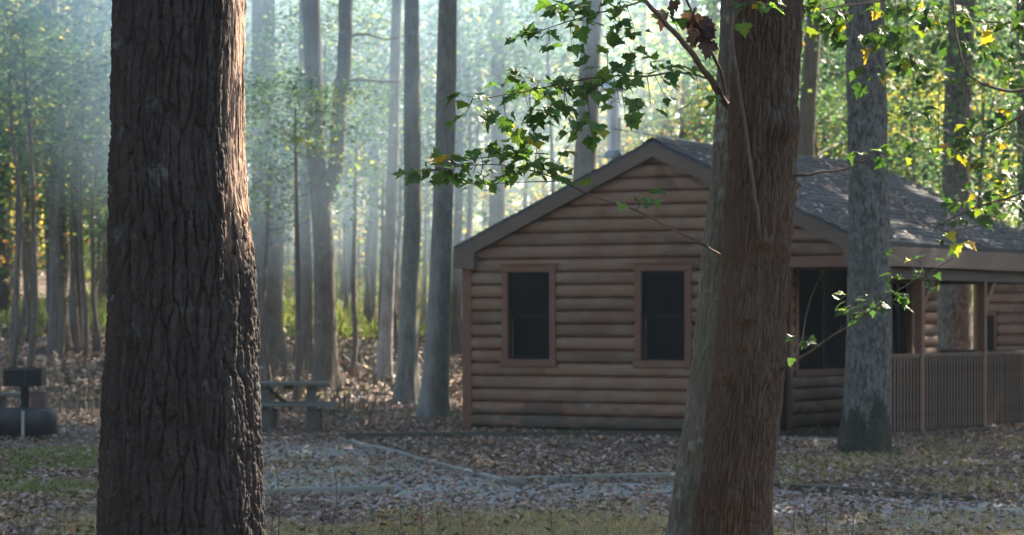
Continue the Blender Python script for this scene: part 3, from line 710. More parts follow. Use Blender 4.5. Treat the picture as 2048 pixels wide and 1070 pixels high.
mb = MB(); tube_px(mb, [(1588, 352, 13.9), (1640, 345, 13.7), (1690, 338, 13.6), (1725, 325, 13.5), (1752, 305, 13.4)], .006, .003, o1, 6, .02); mb.build('branch', M['twig'], red, True)
mb = MB(); tube_px(mb, [(1560, 742, 13.95), (1585, 722, 13.7), (1630, 697, 13.5), (1690, 657, 13.4), (1735, 628, 13.4), (1780, 588, 13.4), (1850, 553, 13.4), (1905, 515, 13.4)], .006, .0025, o1, 6, .02)
tube_px(mb, [(1604, 682, 13.5), (1610, 640, 13.5), (1622, 590, 13.5), (1648, 540, 13.5)], .003, .0015, o1, 5)
tube_px(mb, [(1672, 668, 13.42), (1684, 652, 13.4)], .003, .002, o1, 5)
twig_low = mb.build('branch', M['twig'], red, True)

Y2 = 14.55; o2 = np.array([.9, Y2, 0])
grey = empty('maple_tree', o2, 0, 'grey lichen flecked maple trunk half hidden behind the reddish trunk', 'tree')
_, CG = hero(grey, [(-60, 1443, 1530), (0, 1444, 1532), (200, 1436, 1530), (350, 1425, 1525), (500, 1408, 1515), (640, 1394, 1500), (760, 1382, 1490), (850, 1370, 1480), (930, 1355, 1465), (1000, 1345, 1455), (1070, 1333, 1450), (1258, 1300, 1460)],
     Y2, 300, 460, bark_grey, M['bark_grey'], ztop=3.4, H=16, origin=o2, bumps=[(1385, 990, .09, .015), (1372, 930, .05, -.015), (1440, 215, .04, .015)])
add_crown(grey, 'dense0', CG[-6] - o2 + np.array([0, 0, .5]), 1.0)

# ------------------------------------------------------------------ maple leaves
_half = [(.0, .0), (.12, -.07), (.28, -.10), (.30, .0), (.48, .05), (.45, .18), (.58, .38), (.45, .40), (.38, .48), (.26, .47), (.28, .68), (.16, .69), (.08, .84)]
_out = np.array(_half + [(0, 1.0)] + [(-x, y) for x, y in _half[::-1][:-1]])
LEAF2 = np.vstack([[(0, .26)], _out]); NL = len(LEAF2); NO = len(_out)
LF = np.array([(0, 1 + i, 1 + (i + 1) % NO) for i in range(NO)])
def maple_batch(P, d, nr, size, r_):
    n = len(P); s = np.cross(d, nr); s /= np.linalg.norm(s, axis=1)[:, None]
    x = LEAF2[:, 0][None] * size[:, None] * r_.uniform(.85, 1.15, (n, 1)); y = LEAF2[:, 1][None] * size[:, None]
    cup = r_.uniform(-.2, .7, (n, 1)); droop = r_.uniform(-.1, .8, (n, 1)); ph = r_.uniform(0, 6.28, (n, 1)); tw = r_.normal(0, .18, (n, 1))
    q = LEAF2[:, 0][None] ** 2 * cup * 1.6 - LEAF2[:, 1][None] ** 2 * droop * .6 + tw * LEAF2[:, 0][None] * LEAF2[:, 1][None] * 2 + .035 * np.sin(LEAF2[:, 0][None] * 14 + LEAF2[:, 1][None] * 9 + ph)
    z = q * size[:, None]
    V = P[:, None] + s[:, None] * x[..., None] + d[:, None] * y[..., None] + nr[:, None] * z[..., None]
    return V.reshape(-1, 3), (np.arange(n)[:, None, None] * NL + LF[None]).reshape(-1, 3)

MAPLE = [(.06, .125, .04), (.075, .145, .042), (.055, .11, .04), (.08, .15, .045), (.11, .17, .045)]
MAPLE_Y = [(.32, .27, .03), (.24, .25, .04), (.15, .19, .035), (.38, .24, .04)]
def spray(parent, clusters, nodes, size, r_, name='leaves', yfrac=.04, tw=.0016, mat='maple_leaf', pal=MAPLE, origin=None, hang=.25):
    """clusters: (cx, cy, rx, ry, n, Y) in the photo; nodes: world points the twigs start from"""
    o = np.asarray(origin); mbt = MB(); Ps = []; Ds = []; Ns = []; Ss = []; Cs = []
    nodes = np.asarray(nodes)
    for (cx, cy, rx, ry, n, Y) in clusters:
        c = W(cx, cy, Y); px = Y / FPX
        a = nodes[np.argmin(((nodes - c) ** 2).sum(1) + 4 * np.clip(c[0] - nodes[:, 0], 0, None) ** 2)]
        dirv = c - a; dl = np.linalg.norm(dirv) + 1e-6
        end = c + dirv / dl * rx * px * .6; end[2] = c[2] + r_.normal(0, .3) * ry * px
        mid = (a + end) / 2 + np.array([0, r_.normal(0, .05), .04 * dl])
        k = np.linspace(0, 1, 9)[:, None]; Q = (1 - k) ** 2 * a + 2 * k * (1 - k) * mid + k * k * end
        mbt.tube(Q - o, np.linspace(tw * 1.6, tw * .7, 9), 4, cap=False)
        for j in range(n):
            p = c + np.array([r_.uniform(-1, 1) * rx * px, r_.normal(0, .6) * rx * px, r_.uniform(-1, 1) * ry * px])
            q = Q[np.clip(np.argmin(((Q - p) ** 2).sum(1)) - 1, 0, 8)]
            out = p - q; out[2] -= hang * .05; L = np.linalg.norm(out) + 1e-6
            d = out / L + r_.normal(0, .35, 3); d[2] = d[2] * .4 - hang * r_.uniform(.2, 1.4); d /= np.linalg.norm(d)
            nn = np.array([r_.normal(0, .35), r_.normal(0, .35) - .22, 1.0]); nn -= d * nn.dot(d); nn /= np.linalg.norm(nn)
            m2 = (q + p) / 2 + np.array([0, 0, .01]); mbt.tube(np.array([q, m2, p]) - o, [tw * .55, tw * .45, tw * .4], 3, cap=False)
            Ps.append(p); Ds.append(d); Ns.append(nn); Ss.append(size * r_.uniform(.6, 1.25))
            b = np.array(pal[r_.randint(len(pal))]) if r_.uniform() > yfrac else np.array(MAPLE_Y[r_.randint(len(MAPLE_Y))])
            Cs.append(b * r_.uniform(.75, 1.25))
    V, F = maple_batch(np.array(Ps) - o, np.array(Ds), np.array(Ns), np.array(Ss), r_)
    lo = mk(name, V, F, M[mat], parent, np.repeat(np.array(Cs), NL, 0))
    mbt.build('twigs', M['twig'], parent)
    return lo

rl = np.random.RandomState(5)
# limb A from the fork and the arching twig B
mb = MB()
QA = tube_px(mb, [(1462, 222, 14.3), (1450, 205, 14.1), (1425, 165, 13.9), (1405, 135, 13.7), (1375, 92, 13.5), (1345, 62, 13.4), (1310, 25, 13.3), (1278, -12, 13.2), (1200, -90, 13.1)], .019, .008, o2, 9, .015)
QA2 = tube_px(mb, [(1452, 210, 14.2), (1447, 165, 14.1), (1434, 125, 14.0), (1410, 80, 13.9), (1385, 30, 13.8), (1365, -20, 13.7)], .010, .005, o2, 7, .012)
QB = tube_px(mb, [(1418, 158, 13.85), (1385, 148, 13.6), (1335, 144, 13.4), (1290, 155, 13.2), (1230, 150, 13.1), (1160, 160, 13.0), (1090, 175, 12.95), (1010, 190, 12.9), (945, 200, 12.9)], .0055, .0018, o2, 6, .015)
QD = tube_px(mb, [(1290, 0, 13.2), (1235, 18, 13.1), (1180, 30, 13.05), (1120, 50, 13.0), (1055, 75, 12.95)], .0045, .0016, o2, 6, .02)
brA = mb.build('branch', M['twig'], grey, True)
nodes = np.concatenate([QB[8:], QD[4:], QA[20:]]) + o2
cl = [(945, 195, 50, 18, 6, 12.9), (935, 228, 45, 14, 5, 12.9), (1035, 175, 50, 14, 7, 12.9), (1075, 158, 50, 22, 13, 12.95), (1060, 200, 60, 20, 12, 12.9), (1120, 195, 50, 28, 15, 12.95), (1160, 150, 45, 25, 14, 13.0), (1185, 190, 45, 25, 13, 13.0),
      (1215, 155, 40, 20, 10, 13.1), (1255, 165, 45, 20, 11, 13.1), (1300, 150, 45, 22, 9, 13.2), (1345, 125, 42, 26, 8, 13.3), (1395, 190, 36, 18, 5, 13.6), (1300, 208, 45, 12, 5, 13.15), (1238, 205, 35, 14, 6, 13.0), (1270, 118, 40, 12, 5, 13.2),
      (1130, 232, 38, 14, 6, 12.9), (1055, 232, 48, 14, 8, 12.9), (1012, 255, 20, 14, 4, 12.9), (1182, 270, 30, 10, 4, 12.95), (1180, 244, 20, 8, 3, 12.9), (1060, 290, 40, 20, 7, 12.9), (1250, 232, 18, 10, 2, 13.0), (1140, 262, 22, 12, 4, 12.9),
      (1050, 72, 24, 12, 5, 12.95), (1080, 58, 30, 12, 6, 12.95), (1145, 30, 40, 14, 8, 13), (1125, 10, 36, 10, 7, 13), (1200, 12, 45, 14, 11, 13), (1165, 50, 35, 8, 5, 13), (1225, 38, 22, 10, 4, 13), (1250, 8, 30, 10, 6, 13.1), (1142, 92, 24, 8, 4, 13), (1100, 92, 16, 8, 2, 13), (1240, 62, 25, 10, 5, 13.1), (1260, 92, 24, 8, 3, 13.1), (1215, 98, 14, 10, 2, 13), (1268, 68, 26, 6, 4, 13.1), (1345, 30, 30, 22, 5, 13.6), (1330, 200, 16, 8, 2, 13.2)]
spray(brA, [(a, b, c, d, max(1, int(n * .95 + .5)), y) for a, b, c, d, n, y in cl], nodes, .070, rl, origin=o2)
# dead brown leaves caught on limb
spray(brA, [(1402, 52, 22, 30, 13, 13.85), (1415, 75, 12, 20, 6, 13.85), (1340, 10, 14, 16, 4, 13.6)], QA2 + o2, .085, rl, 'dead_leaves', 0, .0012, 'dead_leaf', [(.075, .045, .035), (.10, .06, .04), (.06, .04, .035)], o2, 1.3)
# long low branch C
mb = MB()
QC = tube_px(mb, [(1456, 516, 14.55), (1445, 511, 14.36), (1430, 503, 14.1), (1380, 476, 13.8), (1345, 458, 13.6), (1285, 425, 13.4), (1240, 408, 13.3), (1190, 396, 13.15), (1150, 376, 13.05), (1105, 354, 12.95), (1060, 340, 12.9), (1000, 328, 12.85), (930, 330, 12.8), (860, 343, 12.8)], .0065, .0018, o2, 7, .012)
tube_px(mb, [(1112, 358, 12.95), (1106, 335, 12.95), (1130, 300, 12.95), (1155, 270, 12.95)], .003, .0012, o2, 5, .02)
tube_px(mb, [(1120, 362, 12.97), (1030, 366, 12.9), (960, 368, 12.85), (890, 362, 12.85)], .003, .0012, o2, 5, .02)
brC = mb.build('branch', M['twig'], grey, True)
cl = [(1052, 318, 45, 16, 9, 12.9), (1000, 305, 45, 14, 8, 12.87), (945, 325, 42, 16, 9, 12.82), (905, 335, 34, 14, 8, 12.8), (865, 340, 34, 14, 8, 12.8), (828, 350, 26, 10, 6, 12.78), (895, 352, 30, 18, 7, 12.8), (950, 350, 34, 16, 7, 12.82), (1005, 345, 36, 16, 8, 12.86), (1060, 335, 36, 16, 8, 12.9), (1095, 340, 22, 16, 6, 12.93), (1045, 290, 34, 20, 7, 12.9),
      (1075, 270, 26, 24, 6, 12.92), (1122, 300, 18, 10, 2, 12.9), (1130, 345, 20, 10, 3, 12.97), (1152, 362, 14, 8, 2, 12.95), (1190, 370, 16, 7, 2, 13.0), (1282, 396, 30, 8, 5, 13.3), (1245, 406, 10, 5, 1, 13.25), (960, 372, 30, 8, 4, 12.85), (900, 310, 34, 8, 5, 12.8), (960, 298, 24, 8, 4, 12.84)]
spray(brC, cl, QC + o2, .068, rl, origin=o2, yfrac=.03)
# leaves on the red trunk's low twig
spray(twig_low, [(1603, 676, 24, 8, 5, 13.5), (1622, 690, 14, 6, 2, 13.5), (1580, 714, 10, 8, 1, 13.6), (1712, 606, 34, 20, 13, 13.4), (1745, 600, 26, 18, 8, 13.4), (1700, 628, 26, 10, 6, 13.4), (1798, 588, 16, 14, 5, 13.4), (1800, 560, 22, 14, 5, 13.4), (1850, 545, 30, 10, 4, 13.4), (1790, 618, 14, 8, 2, 13.4), (1845, 520, 34, 10, 4, 13.4), (1790, 510, 16, 5, 2, 13.4), (1865, 570, 14, 7, 2, 13.4)],
      np.concatenate([np.array([W(1604, 690, 13.55), W(1640, 692, 13.5), W(1690, 657, 13.4), W(1735, 628, 13.4), W(1780, 588, 13.4), W(1850, 553, 13.4), W(1900, 517, 13.4)])]), .050, rl, origin=o1, yfrac=.05, pal=[(.035, .07, .035), (.045, .08, .038), (.03, .06, .028)])
# leaves near the top of the red trunk
mb = MB(); tube_px(mb, [(1490, -20, 13.6), (1505, 5, 13.55), (1530, 8, 13.5)], .004, .002, o1, 5)
tube_px(mb, [(1512, 95, 13.75), (1500, 75, 13.7), (1490, 40, 13.65), (1486, 10, 13.6)], .003, .0015, o1, 5); b = mb.build('branch', M['twig'], red, True)
spray(b, [(1500, 8, 24, 8, 5, 13.6), (1548, 10, 16, 8, 3, 13.5), (1487, 46, 10, 8, 2, 13.6)], np.array([W(1505, 5, 13.55), W(1490, 40, 13.65)]), .07, rl, origin=o1)
spray(red, [(1748, 298, 22, 6, 4, 13.4), (1716, 304, 22, 4, 3, 13.4), (1770, 318, 12, 7, 2, 13.4)], np.array([W(1752, 305, 13.4), W(1725, 325, 13.5)]), .06, rl, origin=o1)

# maple beyond the right edge whose boughs hang into view
YR = 18.5; xr = (2700 - 1024) * YR / FPX; o3 = np.array([xr, YR, 0])
mr, CM = tree('maple_tree', [(0, 2700), (640, 2705)], YR, 90, 'maple just outside the right edge whose leafy boughs hang into the picture', 'bark_grey', H=17.5, crown='high2', csc=.6, group=None, seed=400)
o3 = np.array(mr.location)
def bough(pts, clusters, r0=.016, size=.085, yf=.10):
    mb = MB(); Q = tube_px(mb, pts, r0, .003, o3, 6, .03); b = mb.build('branch', M['twig'], mr, True)
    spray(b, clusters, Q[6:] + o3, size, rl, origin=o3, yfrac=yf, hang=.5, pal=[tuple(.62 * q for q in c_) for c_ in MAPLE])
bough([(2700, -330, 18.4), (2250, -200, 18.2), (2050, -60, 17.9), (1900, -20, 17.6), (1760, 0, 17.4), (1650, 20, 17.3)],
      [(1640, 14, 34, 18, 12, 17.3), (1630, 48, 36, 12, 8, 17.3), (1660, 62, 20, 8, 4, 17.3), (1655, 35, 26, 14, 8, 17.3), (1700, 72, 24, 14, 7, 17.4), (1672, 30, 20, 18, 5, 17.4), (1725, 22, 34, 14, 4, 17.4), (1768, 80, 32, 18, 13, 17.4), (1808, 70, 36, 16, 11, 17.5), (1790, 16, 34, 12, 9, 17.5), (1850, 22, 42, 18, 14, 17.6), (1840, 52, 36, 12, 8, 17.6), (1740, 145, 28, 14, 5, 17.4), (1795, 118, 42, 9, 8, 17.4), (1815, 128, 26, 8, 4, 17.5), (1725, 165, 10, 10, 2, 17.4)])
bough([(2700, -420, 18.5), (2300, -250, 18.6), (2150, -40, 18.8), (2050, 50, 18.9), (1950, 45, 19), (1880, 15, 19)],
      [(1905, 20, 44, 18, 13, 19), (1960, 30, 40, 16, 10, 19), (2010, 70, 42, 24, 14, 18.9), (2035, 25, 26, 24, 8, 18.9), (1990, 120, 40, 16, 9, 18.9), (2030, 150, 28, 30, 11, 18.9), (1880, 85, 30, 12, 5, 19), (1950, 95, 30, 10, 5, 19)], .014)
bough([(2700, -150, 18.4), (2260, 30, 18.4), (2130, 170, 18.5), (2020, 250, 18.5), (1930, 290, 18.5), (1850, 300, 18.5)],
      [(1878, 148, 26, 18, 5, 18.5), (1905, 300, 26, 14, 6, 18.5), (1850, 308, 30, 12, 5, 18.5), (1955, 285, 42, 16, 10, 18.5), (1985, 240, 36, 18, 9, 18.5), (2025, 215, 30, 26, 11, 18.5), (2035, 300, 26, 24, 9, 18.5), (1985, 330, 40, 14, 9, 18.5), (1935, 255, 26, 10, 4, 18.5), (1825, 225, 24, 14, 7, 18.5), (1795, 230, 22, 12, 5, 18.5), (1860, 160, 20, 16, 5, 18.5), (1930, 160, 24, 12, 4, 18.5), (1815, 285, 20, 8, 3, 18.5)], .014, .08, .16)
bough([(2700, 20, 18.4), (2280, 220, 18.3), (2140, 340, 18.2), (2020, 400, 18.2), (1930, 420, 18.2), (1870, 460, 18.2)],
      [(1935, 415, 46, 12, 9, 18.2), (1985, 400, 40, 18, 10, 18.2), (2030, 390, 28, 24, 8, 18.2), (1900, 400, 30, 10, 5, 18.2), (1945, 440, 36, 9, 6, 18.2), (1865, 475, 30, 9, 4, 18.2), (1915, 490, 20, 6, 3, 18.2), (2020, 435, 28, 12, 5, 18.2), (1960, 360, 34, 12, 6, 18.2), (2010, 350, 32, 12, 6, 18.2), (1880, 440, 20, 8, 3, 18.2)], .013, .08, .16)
mb = MB(); tube_px(mb, [(1905, -30, 18.6), (1912, 70, 18.6), (1925, 120, 18.6), (1935, 150, 18.6), (1965, 170, 18.6), (2050, 190, 18.6), (2300, 40, 18.6), (2700, -120, 18.5)], .006, .012, o3, 6, .02)
tube_px(mb, [(1933, 130, 18.6), (1932, 200, 18.6), (1930, 290, 18.6)], .005, .003, o3, 5, .02); mb.build('branch', M['twig'], mr, True)

# pale tree in front of the porch
YP = 33.5; o4 = np.array([(1735 - 1024) * YP / FPX, YP, 0])
pale = empty('pale_barked_tree', o4, 0, 'pale grey mottled trunk standing right in front of the porch', 'tree')
_, CP = hero(pale, [(-60, 1690, 1765), (0, 1692, 1768), (200, 1696, 1771), (400, 1700, 1776), (560, 1699, 1779), (700, 1694, 1780), (800, 1690, 1779), (870, 1683, 1779), (905, 1676, 1782)],
     YP, 150, 260, bark_pale, M['bark_pale'], ztop=6.0, H=20, origin=o4)
add_crown(pale, 'dense1', CP[-6] - o4 + np.array([0, 0, .5]), 1.0)

# ------------------------------------------------------------------ cabin
TH = R(30)
def log_wall(mb, us, holes, z0, z1, plane, side, axis, pitch=.177, off=.09, bul=.058, top=None, r_=rs):
    """half round siding. plane: wall coordinate, side: bulge direction, axis 0 runs along u (x), 1 along v (y).
    top(z) -> (u0, u1) limits of a gable"""
    n = int((z1 - z0) / pitch + .999)
    ts = np.linspace(0, 1, 9); prof = bul * np.sqrt(np.clip(1 - (2 * ts - 1) ** 2, 0, 1)) ** .8 + .004
    for i in range(n):
        a = z0 + i * pitch; zc = a + pitch / 2; segs = [us]
        for (h0, h1, hz0, hz1) in holes:
            if hz0 < zc < hz1:
                ns = []
                for s in segs:
                    if h1 <= s[0] or h0 >= s[1]: ns.append(s); continue
                    if h0 > s[0]: ns.append((s[0], h0))
                    if h1 < s[1]: ns.append((h1, s[1]))
                segs = ns
        for (s0, s1) in segs:
            cuts = [s0] + sorted(r_.uniform(s0 + .3, s1 - .3, int((s1 - s0) / 1.9))) + [s1] if s1 - s0 > 1.2 else [s0, s1]
            for c0, c1 in zip(cuts[:-1], cuts[1:]):
                zs = np.minimum(a + ts * pitch, z1); c0z = np.full(9, c0 + .001); c1z = np.full(9, c1 - .001)
                if top is not None:
                    l0, l1 = top(zs); c0z = np.clip(np.maximum(c0z, l0), None, (l0 + l1) / 2); c1z = np.clip(np.minimum(c1z, l1), (l0 + l1) / 2, None)
                    if (c1z - c0z).max() < .02: continue
                    c1z = np.maximum(c1z, c0z)
                nx = 2 if c1 - c0 < .5 else 8
                V = []
                wob = r_.normal(0, .003, nx)
                for j in range(nx):
                    f = j / (nx - 1); u = c0z * (1 - f) + c1z * f
                    d = plane + side * (prof + wob[j])
                    V.append(np.stack([u, d, zs], -1) if axis == 0 else np.stack([d, u, zs], -1))
                V = np.concatenate(V); F = [(j * 9 + k, (j + 1) * 9 + k, (j + 1) * 9 + k + 1, j * 9 + k + 1) for j in range(nx - 1) for k in range(8)]
                if (side < 0) == (axis == 1): F = [f[::-1] for f in F]
                mb.add(V, F, col=np.array([1, 1, 1]) * r_.uniform(.66, 1.26) * np.array([1, r_.uniform(.96, 1.03), r_.uniform(.93, 1.04)]))
    return mb

EL, ER, RU, EZ, SLP = -.176, 5.976, 2.90, 2.56, .4516
def zroof(u): return EZ + SLP * np.where(u < RU, u - EL, ER - u)
VF, VB, LEN = -.16, 7.42, 7.1

def window(cab, u, z0, z1, hw, plane, label=None):
    """double hung window in the front wall, with trim, two sashes and a dark pane each"""
    tw = .095; mb = MB(); p = plane
    mb.box((u - hw, p - .078, z0 + .10), (u - hw + tw, p + .02, z1 - tw), bev=.006); mb.box((u + hw - tw, p - .078, z0 + .10), (u + hw, p + .02, z1 - tw), bev=.006)
    mb.box((u - hw - .02, p - .082, z1 - tw), (u + hw + .02, p + .02, z1), bev=.006)
    w = mb.build('window', M['trim'], cab)
    mb = MB(); mb.box((u - hw - .035, p - .10, z1 + .002), (u + hw + .035, p + .02, z1 + .022)); mb.build('drip_cap', M['trim'], w)
    mb = MB(); mb.box((u - hw - .02, p - .098, z0), (u + hw + .02, p + .02, z0 + .10), bev=.008); mb.build('sill', M['trim'], w)
    i0, i1 = u - hw + tw, u + hw - tw; a, b = z0 + .10, z1 - tw; m = (a + b) / 2
    for (q0, q1, dy) in ((m, b, -.028), (a, m - .001, -.008)):
        sb = MB(); f = .035
        sb.box((i0, p + dy - .012, q0), (i0 + f, p + dy + .012, q1)); sb.box((i1 - f, p + dy - .012, q0), (i1, p + dy + .012, q1))
        sb.box((i0 + f, p + dy - .012, q0), (i1 - f, p + dy + .012, q0 + f)); sb.box((i0 + f, p + dy - .012, q1 - f), (i1 - f, p + dy + .012, q1))
        s = sb.build('sash', M['sash'], w)
        pb = MB(); pb.box((i0 + f, p + dy - .002, q0 + f), (i1 - f, p + dy + .004, q1 - f)); pb.build('pane', M['pane'], w)
    sb = MB(); sb.box((i0 + .045, p - .034, a + .02), (i0 + .062, p - .024, m - .03)); sb.build('screen_rail', M['steel'], w)
    return w

cab = empty('log_cabin', (-.579, 40.0, -.01), -TH, 'brown log sided cabin with a shingled gable roof and a railed side porch', 'cabin')
W1, W2 = (.967, .925, 2.305, .42), (3.013, .925, 2.305, .42)
holes = [(w[0] - w[3] + .03, w[0] + w[3] - .03, w[1] + .02, w[2] - .02) for w in (W1, W2)]
mb = MB(); tp = lambda z: (EL + (z + .20 - EZ) / SLP, ER - (z + .20 - EZ) / SLP)
log_wall(mb, (.05, 3.98), holes, .09, 2.391, 0, -1, 0)
log_wall(mb, (.05, 5.78), [], 2.391, 3.80, 0, -1, 0, top=tp)
mb.box((0, .001, 0), (3.99, .10, 2.40), (.5, .5, .5))
mb.build('front_wall', M['log'], cab)
for w in (W1, W2): window(cab, *w, 0.0)
mb = MB(); mb.box((-.085, -.07, 0), (.06, .03, 2.44), bev=.006); mb.build('corner_board', M['trim'], cab)
mb = MB(); mb.box((3.95, -.07, 0), (4.06, .03, 2.38), bev=.006); mb.build('corner_board', M['trim'], cab)
mb = MB(); mb.box((0, -.02, -.1), (4.0, .08, .088), (.6, .6, .6)); mb.build('skirting', M['dark_wood'], cab)
mb = MB(); mb.box((4.065, -.06, 2.24), (5.86, .06, 2.385), bev=.006); mb.build('porch_header', M['trim'], cab)
# side wall under the porch
mb = MB(); door = (.72, 1.66, .02, 2.12); wa = (1.95, 3.85, .88, 2.25); wb = (5.25, 6.0, .88, 2.1)
log_wall(mb, (.04, LEN), [(h[0] - .09, h[1] + .09, h[2] - .02, h[3] + .09) for h in (door, wa, wb)], .09, 2.45, 4.0, 1, 1)
mb.box((3.86, .11, 0), (3.94, LEN, 2.45), (.5, .5, .5)); mb.build('porch_wall', M['log_side'], cab)
def side_frame(h, nm, sill=True):
    mb = MB(); p = 4.0
    for (a, b) in ((h[0] - .1, h[0]), (h[1], h[1] + .1)): mb.box((p - .02, a, h[2]), (p + .075, b, h[3]), bev=.006)
    mb.box((p - .02, h[0] - .1, h[3]), (p + .08, h[1] + .1, h[3] + .1), bev=.006)
    if sill: mb.box((p - .02, h[0] - .12, h[2] - .09), (p + .09, h[1] + .12, h[2]), bev=.006)
    return mb.build(nm, M['trim'], cab)
d = side_frame(door, 'door', False)
mb = MB(); mb.box((3.96, door[0], door[2]), (4.02, door[1], door[3]), bev=.004); mb.build('door_leaf', M['door'], d)
mb = MB(); mb.lathe([(.0, -.02), (.02, -.02), (.028, 0), (.02, .02), (0, .02)], (4.07, door[0] + .08, 1.0), 12); mb.box((4.02, door[0] + .07, .99), (4.07, door[0] + .09, 1.01)); mb.build('handle', M['steel'], d)
for h in (wa, wb):
    w = side_frame(h, 'window'); m = (h[0] + h[1]) / 2
    mb = MB(); mb.box((3.97, h[0], h[2]), (3.99, h[1], h[3])); mb.build('pane', M['screen'], w)
    mb = MB(); mb.box((3.985, m - .025, h[2]), (4.02, m + .025, h[3])); mb.build('mullion', M['sash'], w)
# hidden walls
mb = MB(); log_wall(mb, (.05, LEN), [], .09, 2.45, 0.0, -1, 1); mb.box((.001, .11, 0), (.1, LEN, 2.45), (.5, .5, .5)); mb.build('side_wall', M['log_side'], cab)
mb = MB(); log_wall(mb, (.0, 4.0), [], .09, 2.391, LEN + .1, 1, 0); log_wall(mb, (.0, 5.78), [], 2.391, 3.8, LEN + .1, 1, 0, top=tp); mb.box((0, LEN + .001, 0), (4.0, LEN + .099, 2.4), (.5, .5, .5)); mb.build('back_wall', M['log'], cab)
# gable backing
for v in (.02, LEN + .02):
    mb = MB(); z = np.array([2.40, 3.79]); a = tp(z)
    mb.add([(a[0][0], v, 2.40), (a[1][0], v, 2.40), (RU, v, tp and EZ - .2 + SLP * (RU - EL)), (a[0][0], v + .06, 2.40), (a[1][0], v + .06, 2.40), (RU, v + .06, EZ - .2 + SLP * (RU - EL))], [(0, 3, 4, 1), (1, 4, 5, 2), (2, 5, 3, 0)], [(0, 1, 2), (5, 4, 3)], (.5, .5, .5))
    mb.build('gable_panel', M['dark_wood'], cab)
# roof: two slopes with overlapping shingle courses
rf = MB(); RT = .035
for sgn in (-1, 1):
    ue = EL if sgn < 0 else ER; slope_len = math.hypot(RU - EL, SLP * (RU - EL)); nc = 24
    dirv = np.array([(RU - ue), 0, SLP * abs(RU - ue)]) / slope_len; nrm = np.array([sgn * SLP, 0, 1]) / math.hypot(SLP, 1)
    for c in range(nc):
        a0 = c / nc * slope_len; a1 = (c + 1) / nc * slope_len + (.04 if c < nc - 1 else 0)
        nt = 36; vs_ = np.linspace(VF, VB, nt + 1); vs_[1:-1] += rs.uniform(-.05, .05, nt - 1) + (.1 if c % 2 else 0) * 0
        for k in range(nt):
            lift = rs.uniform(.010, .020); q0 = np.array([ue, 0, EZ]) + dirv * (a0 + rs.uniform(-.006, .006)) ; q1 = np.array([ue, 0, EZ]) + dirv * a1
            e0 = q0 + nrm * lift; e1 = q1 + nrm * .003
            Vv = [(q0[0], vs_[k], q0[2]), (e0[0], vs_[k], e0[2]), (e1[0], vs_[k], e1[2]), (q0[0], vs_[k + 1], q0[2]), (e0[0], vs_[k + 1], e0[2]), (e1[0], vs_[k + 1], e1[2])]
            rf.add(Vv, [(1, 4, 5, 2) if sgn < 0 else (2, 5, 4, 1), (0, 3, 4, 1) if sgn < 0 else (1, 4, 3, 0)])
    t0 = np.array([ue, 0, EZ]) - nrm * .004; t1 = np.array([RU, 0, EZ + SLP * abs(RU - ue)]) - nrm * .004; dn = -nrm * RT
    P8 = [(p[0], v, p[2]) for v in (VF + .004, VB - .004) for p in (t0, t1, t1 + dn, t0 + dn)]
    rf.add(P8, [(0, 1, 2, 3), (7, 6, 5, 4), (0, 4, 5, 1), (1, 5, 6, 2), (2, 6, 7, 3), (3, 7, 4, 0)])
roof = rf.build('roof', M['shingle'], cab)
mb = MB(); zr = EZ + SLP * (RU - EL)
for k in range(26):
    v0 = VF - .005 + k * (VB - VF) / 26; v1 = v0 + (VB - VF) / 26 + .03; dz = rs.uniform(0, .012)
    mb.add([(RU - .16, v0, zr - .16 * SLP + .02), (RU, v0, zr + .03 + dz), (RU + .16, v0, zr - .16 * SLP + .02), (RU - .16, v1, zr - .16 * SLP + .022), (RU, v1, zr + .026 + dz), (RU + .16, v1, zr - .16 * SLP + .022)], [(0, 1, 4, 3), (1, 2, 5, 4), (0, 3, 4, 1), (1, 4, 5, 2)][:2], col=(1, 1, 1))
mb.build('ridge_cap', M['shingle'], roof)
# rake boards with boxed eave ends
for (v0, v1) in ((VF + .006, -.052), (LEN + .155, VB - .006)):
    mb = MB(); h = .18
    for sgn in (-1, 1):
        ue = EL if sgn < 0 else ER; P = []
        for v in (v0, v1):
            P += [(ue, v, EZ - .045), (RU - sgn * -.001, v, zr - .045), (RU - sgn * -.001, v, zr - .045 - h), (ue, v, EZ - .045 - h)]
        F = [(0, 1, 2, 3), (7, 6, 5, 4), (0, 4, 5, 1), (1, 5, 6, 2), (2, 6, 7, 3), (3, 7, 4, 0)]
        mb.add(P, F if sgn < 0 else [f[::-1] for f in F])
    mb.build('rake_board', M['fascia'], cab)
    e = .006 * (-1 if v0 < 0 else 1)
    for sgn, ue in ((-1, EL), (1, ER)):
        mb = MB(); ui = ue - sgn * .33
        P = []
        for v in (v0 + e, v1 + e): P += [(ue + sgn * .004, v, EZ - .05), (ui, v, EZ - .05 + .33 * SLP - .04), (ui, v, EZ - .30), (ue + sgn * .004, v, EZ - .30)]
        F = [(0, 1, 2, 3), (7, 6, 5, 4), (0, 4, 5, 1), (1, 5, 6, 2), (2, 6, 7, 3), (3, 7, 4, 0)]
        mb.add(P, F if sgn < 0 else [f[::-1] for f in F])
        mb.build('eave_return', M['fascia'], cab)
for ue, sgn in ((EL, -1), (ER, 1)):
    mb = MB(); mb.box((ue - .035 if sgn > 0 else ue, VF + .11, EZ - .30), (ue if sgn > 0 else ue + .035, VB - .12, EZ - .042), bev=.004); mb.build('eave_board', M['porch'] if sgn < 0 else M['fascia'], cab)
    mb = MB(); a = ue - sgn * .036; b = (0.0 if sgn < 0 else 5.6); mb.box((a, VF + .12, EZ - .30), (b, VB - .13, EZ - .28)); mb.build('soffit', M['dark_wood'], cab)
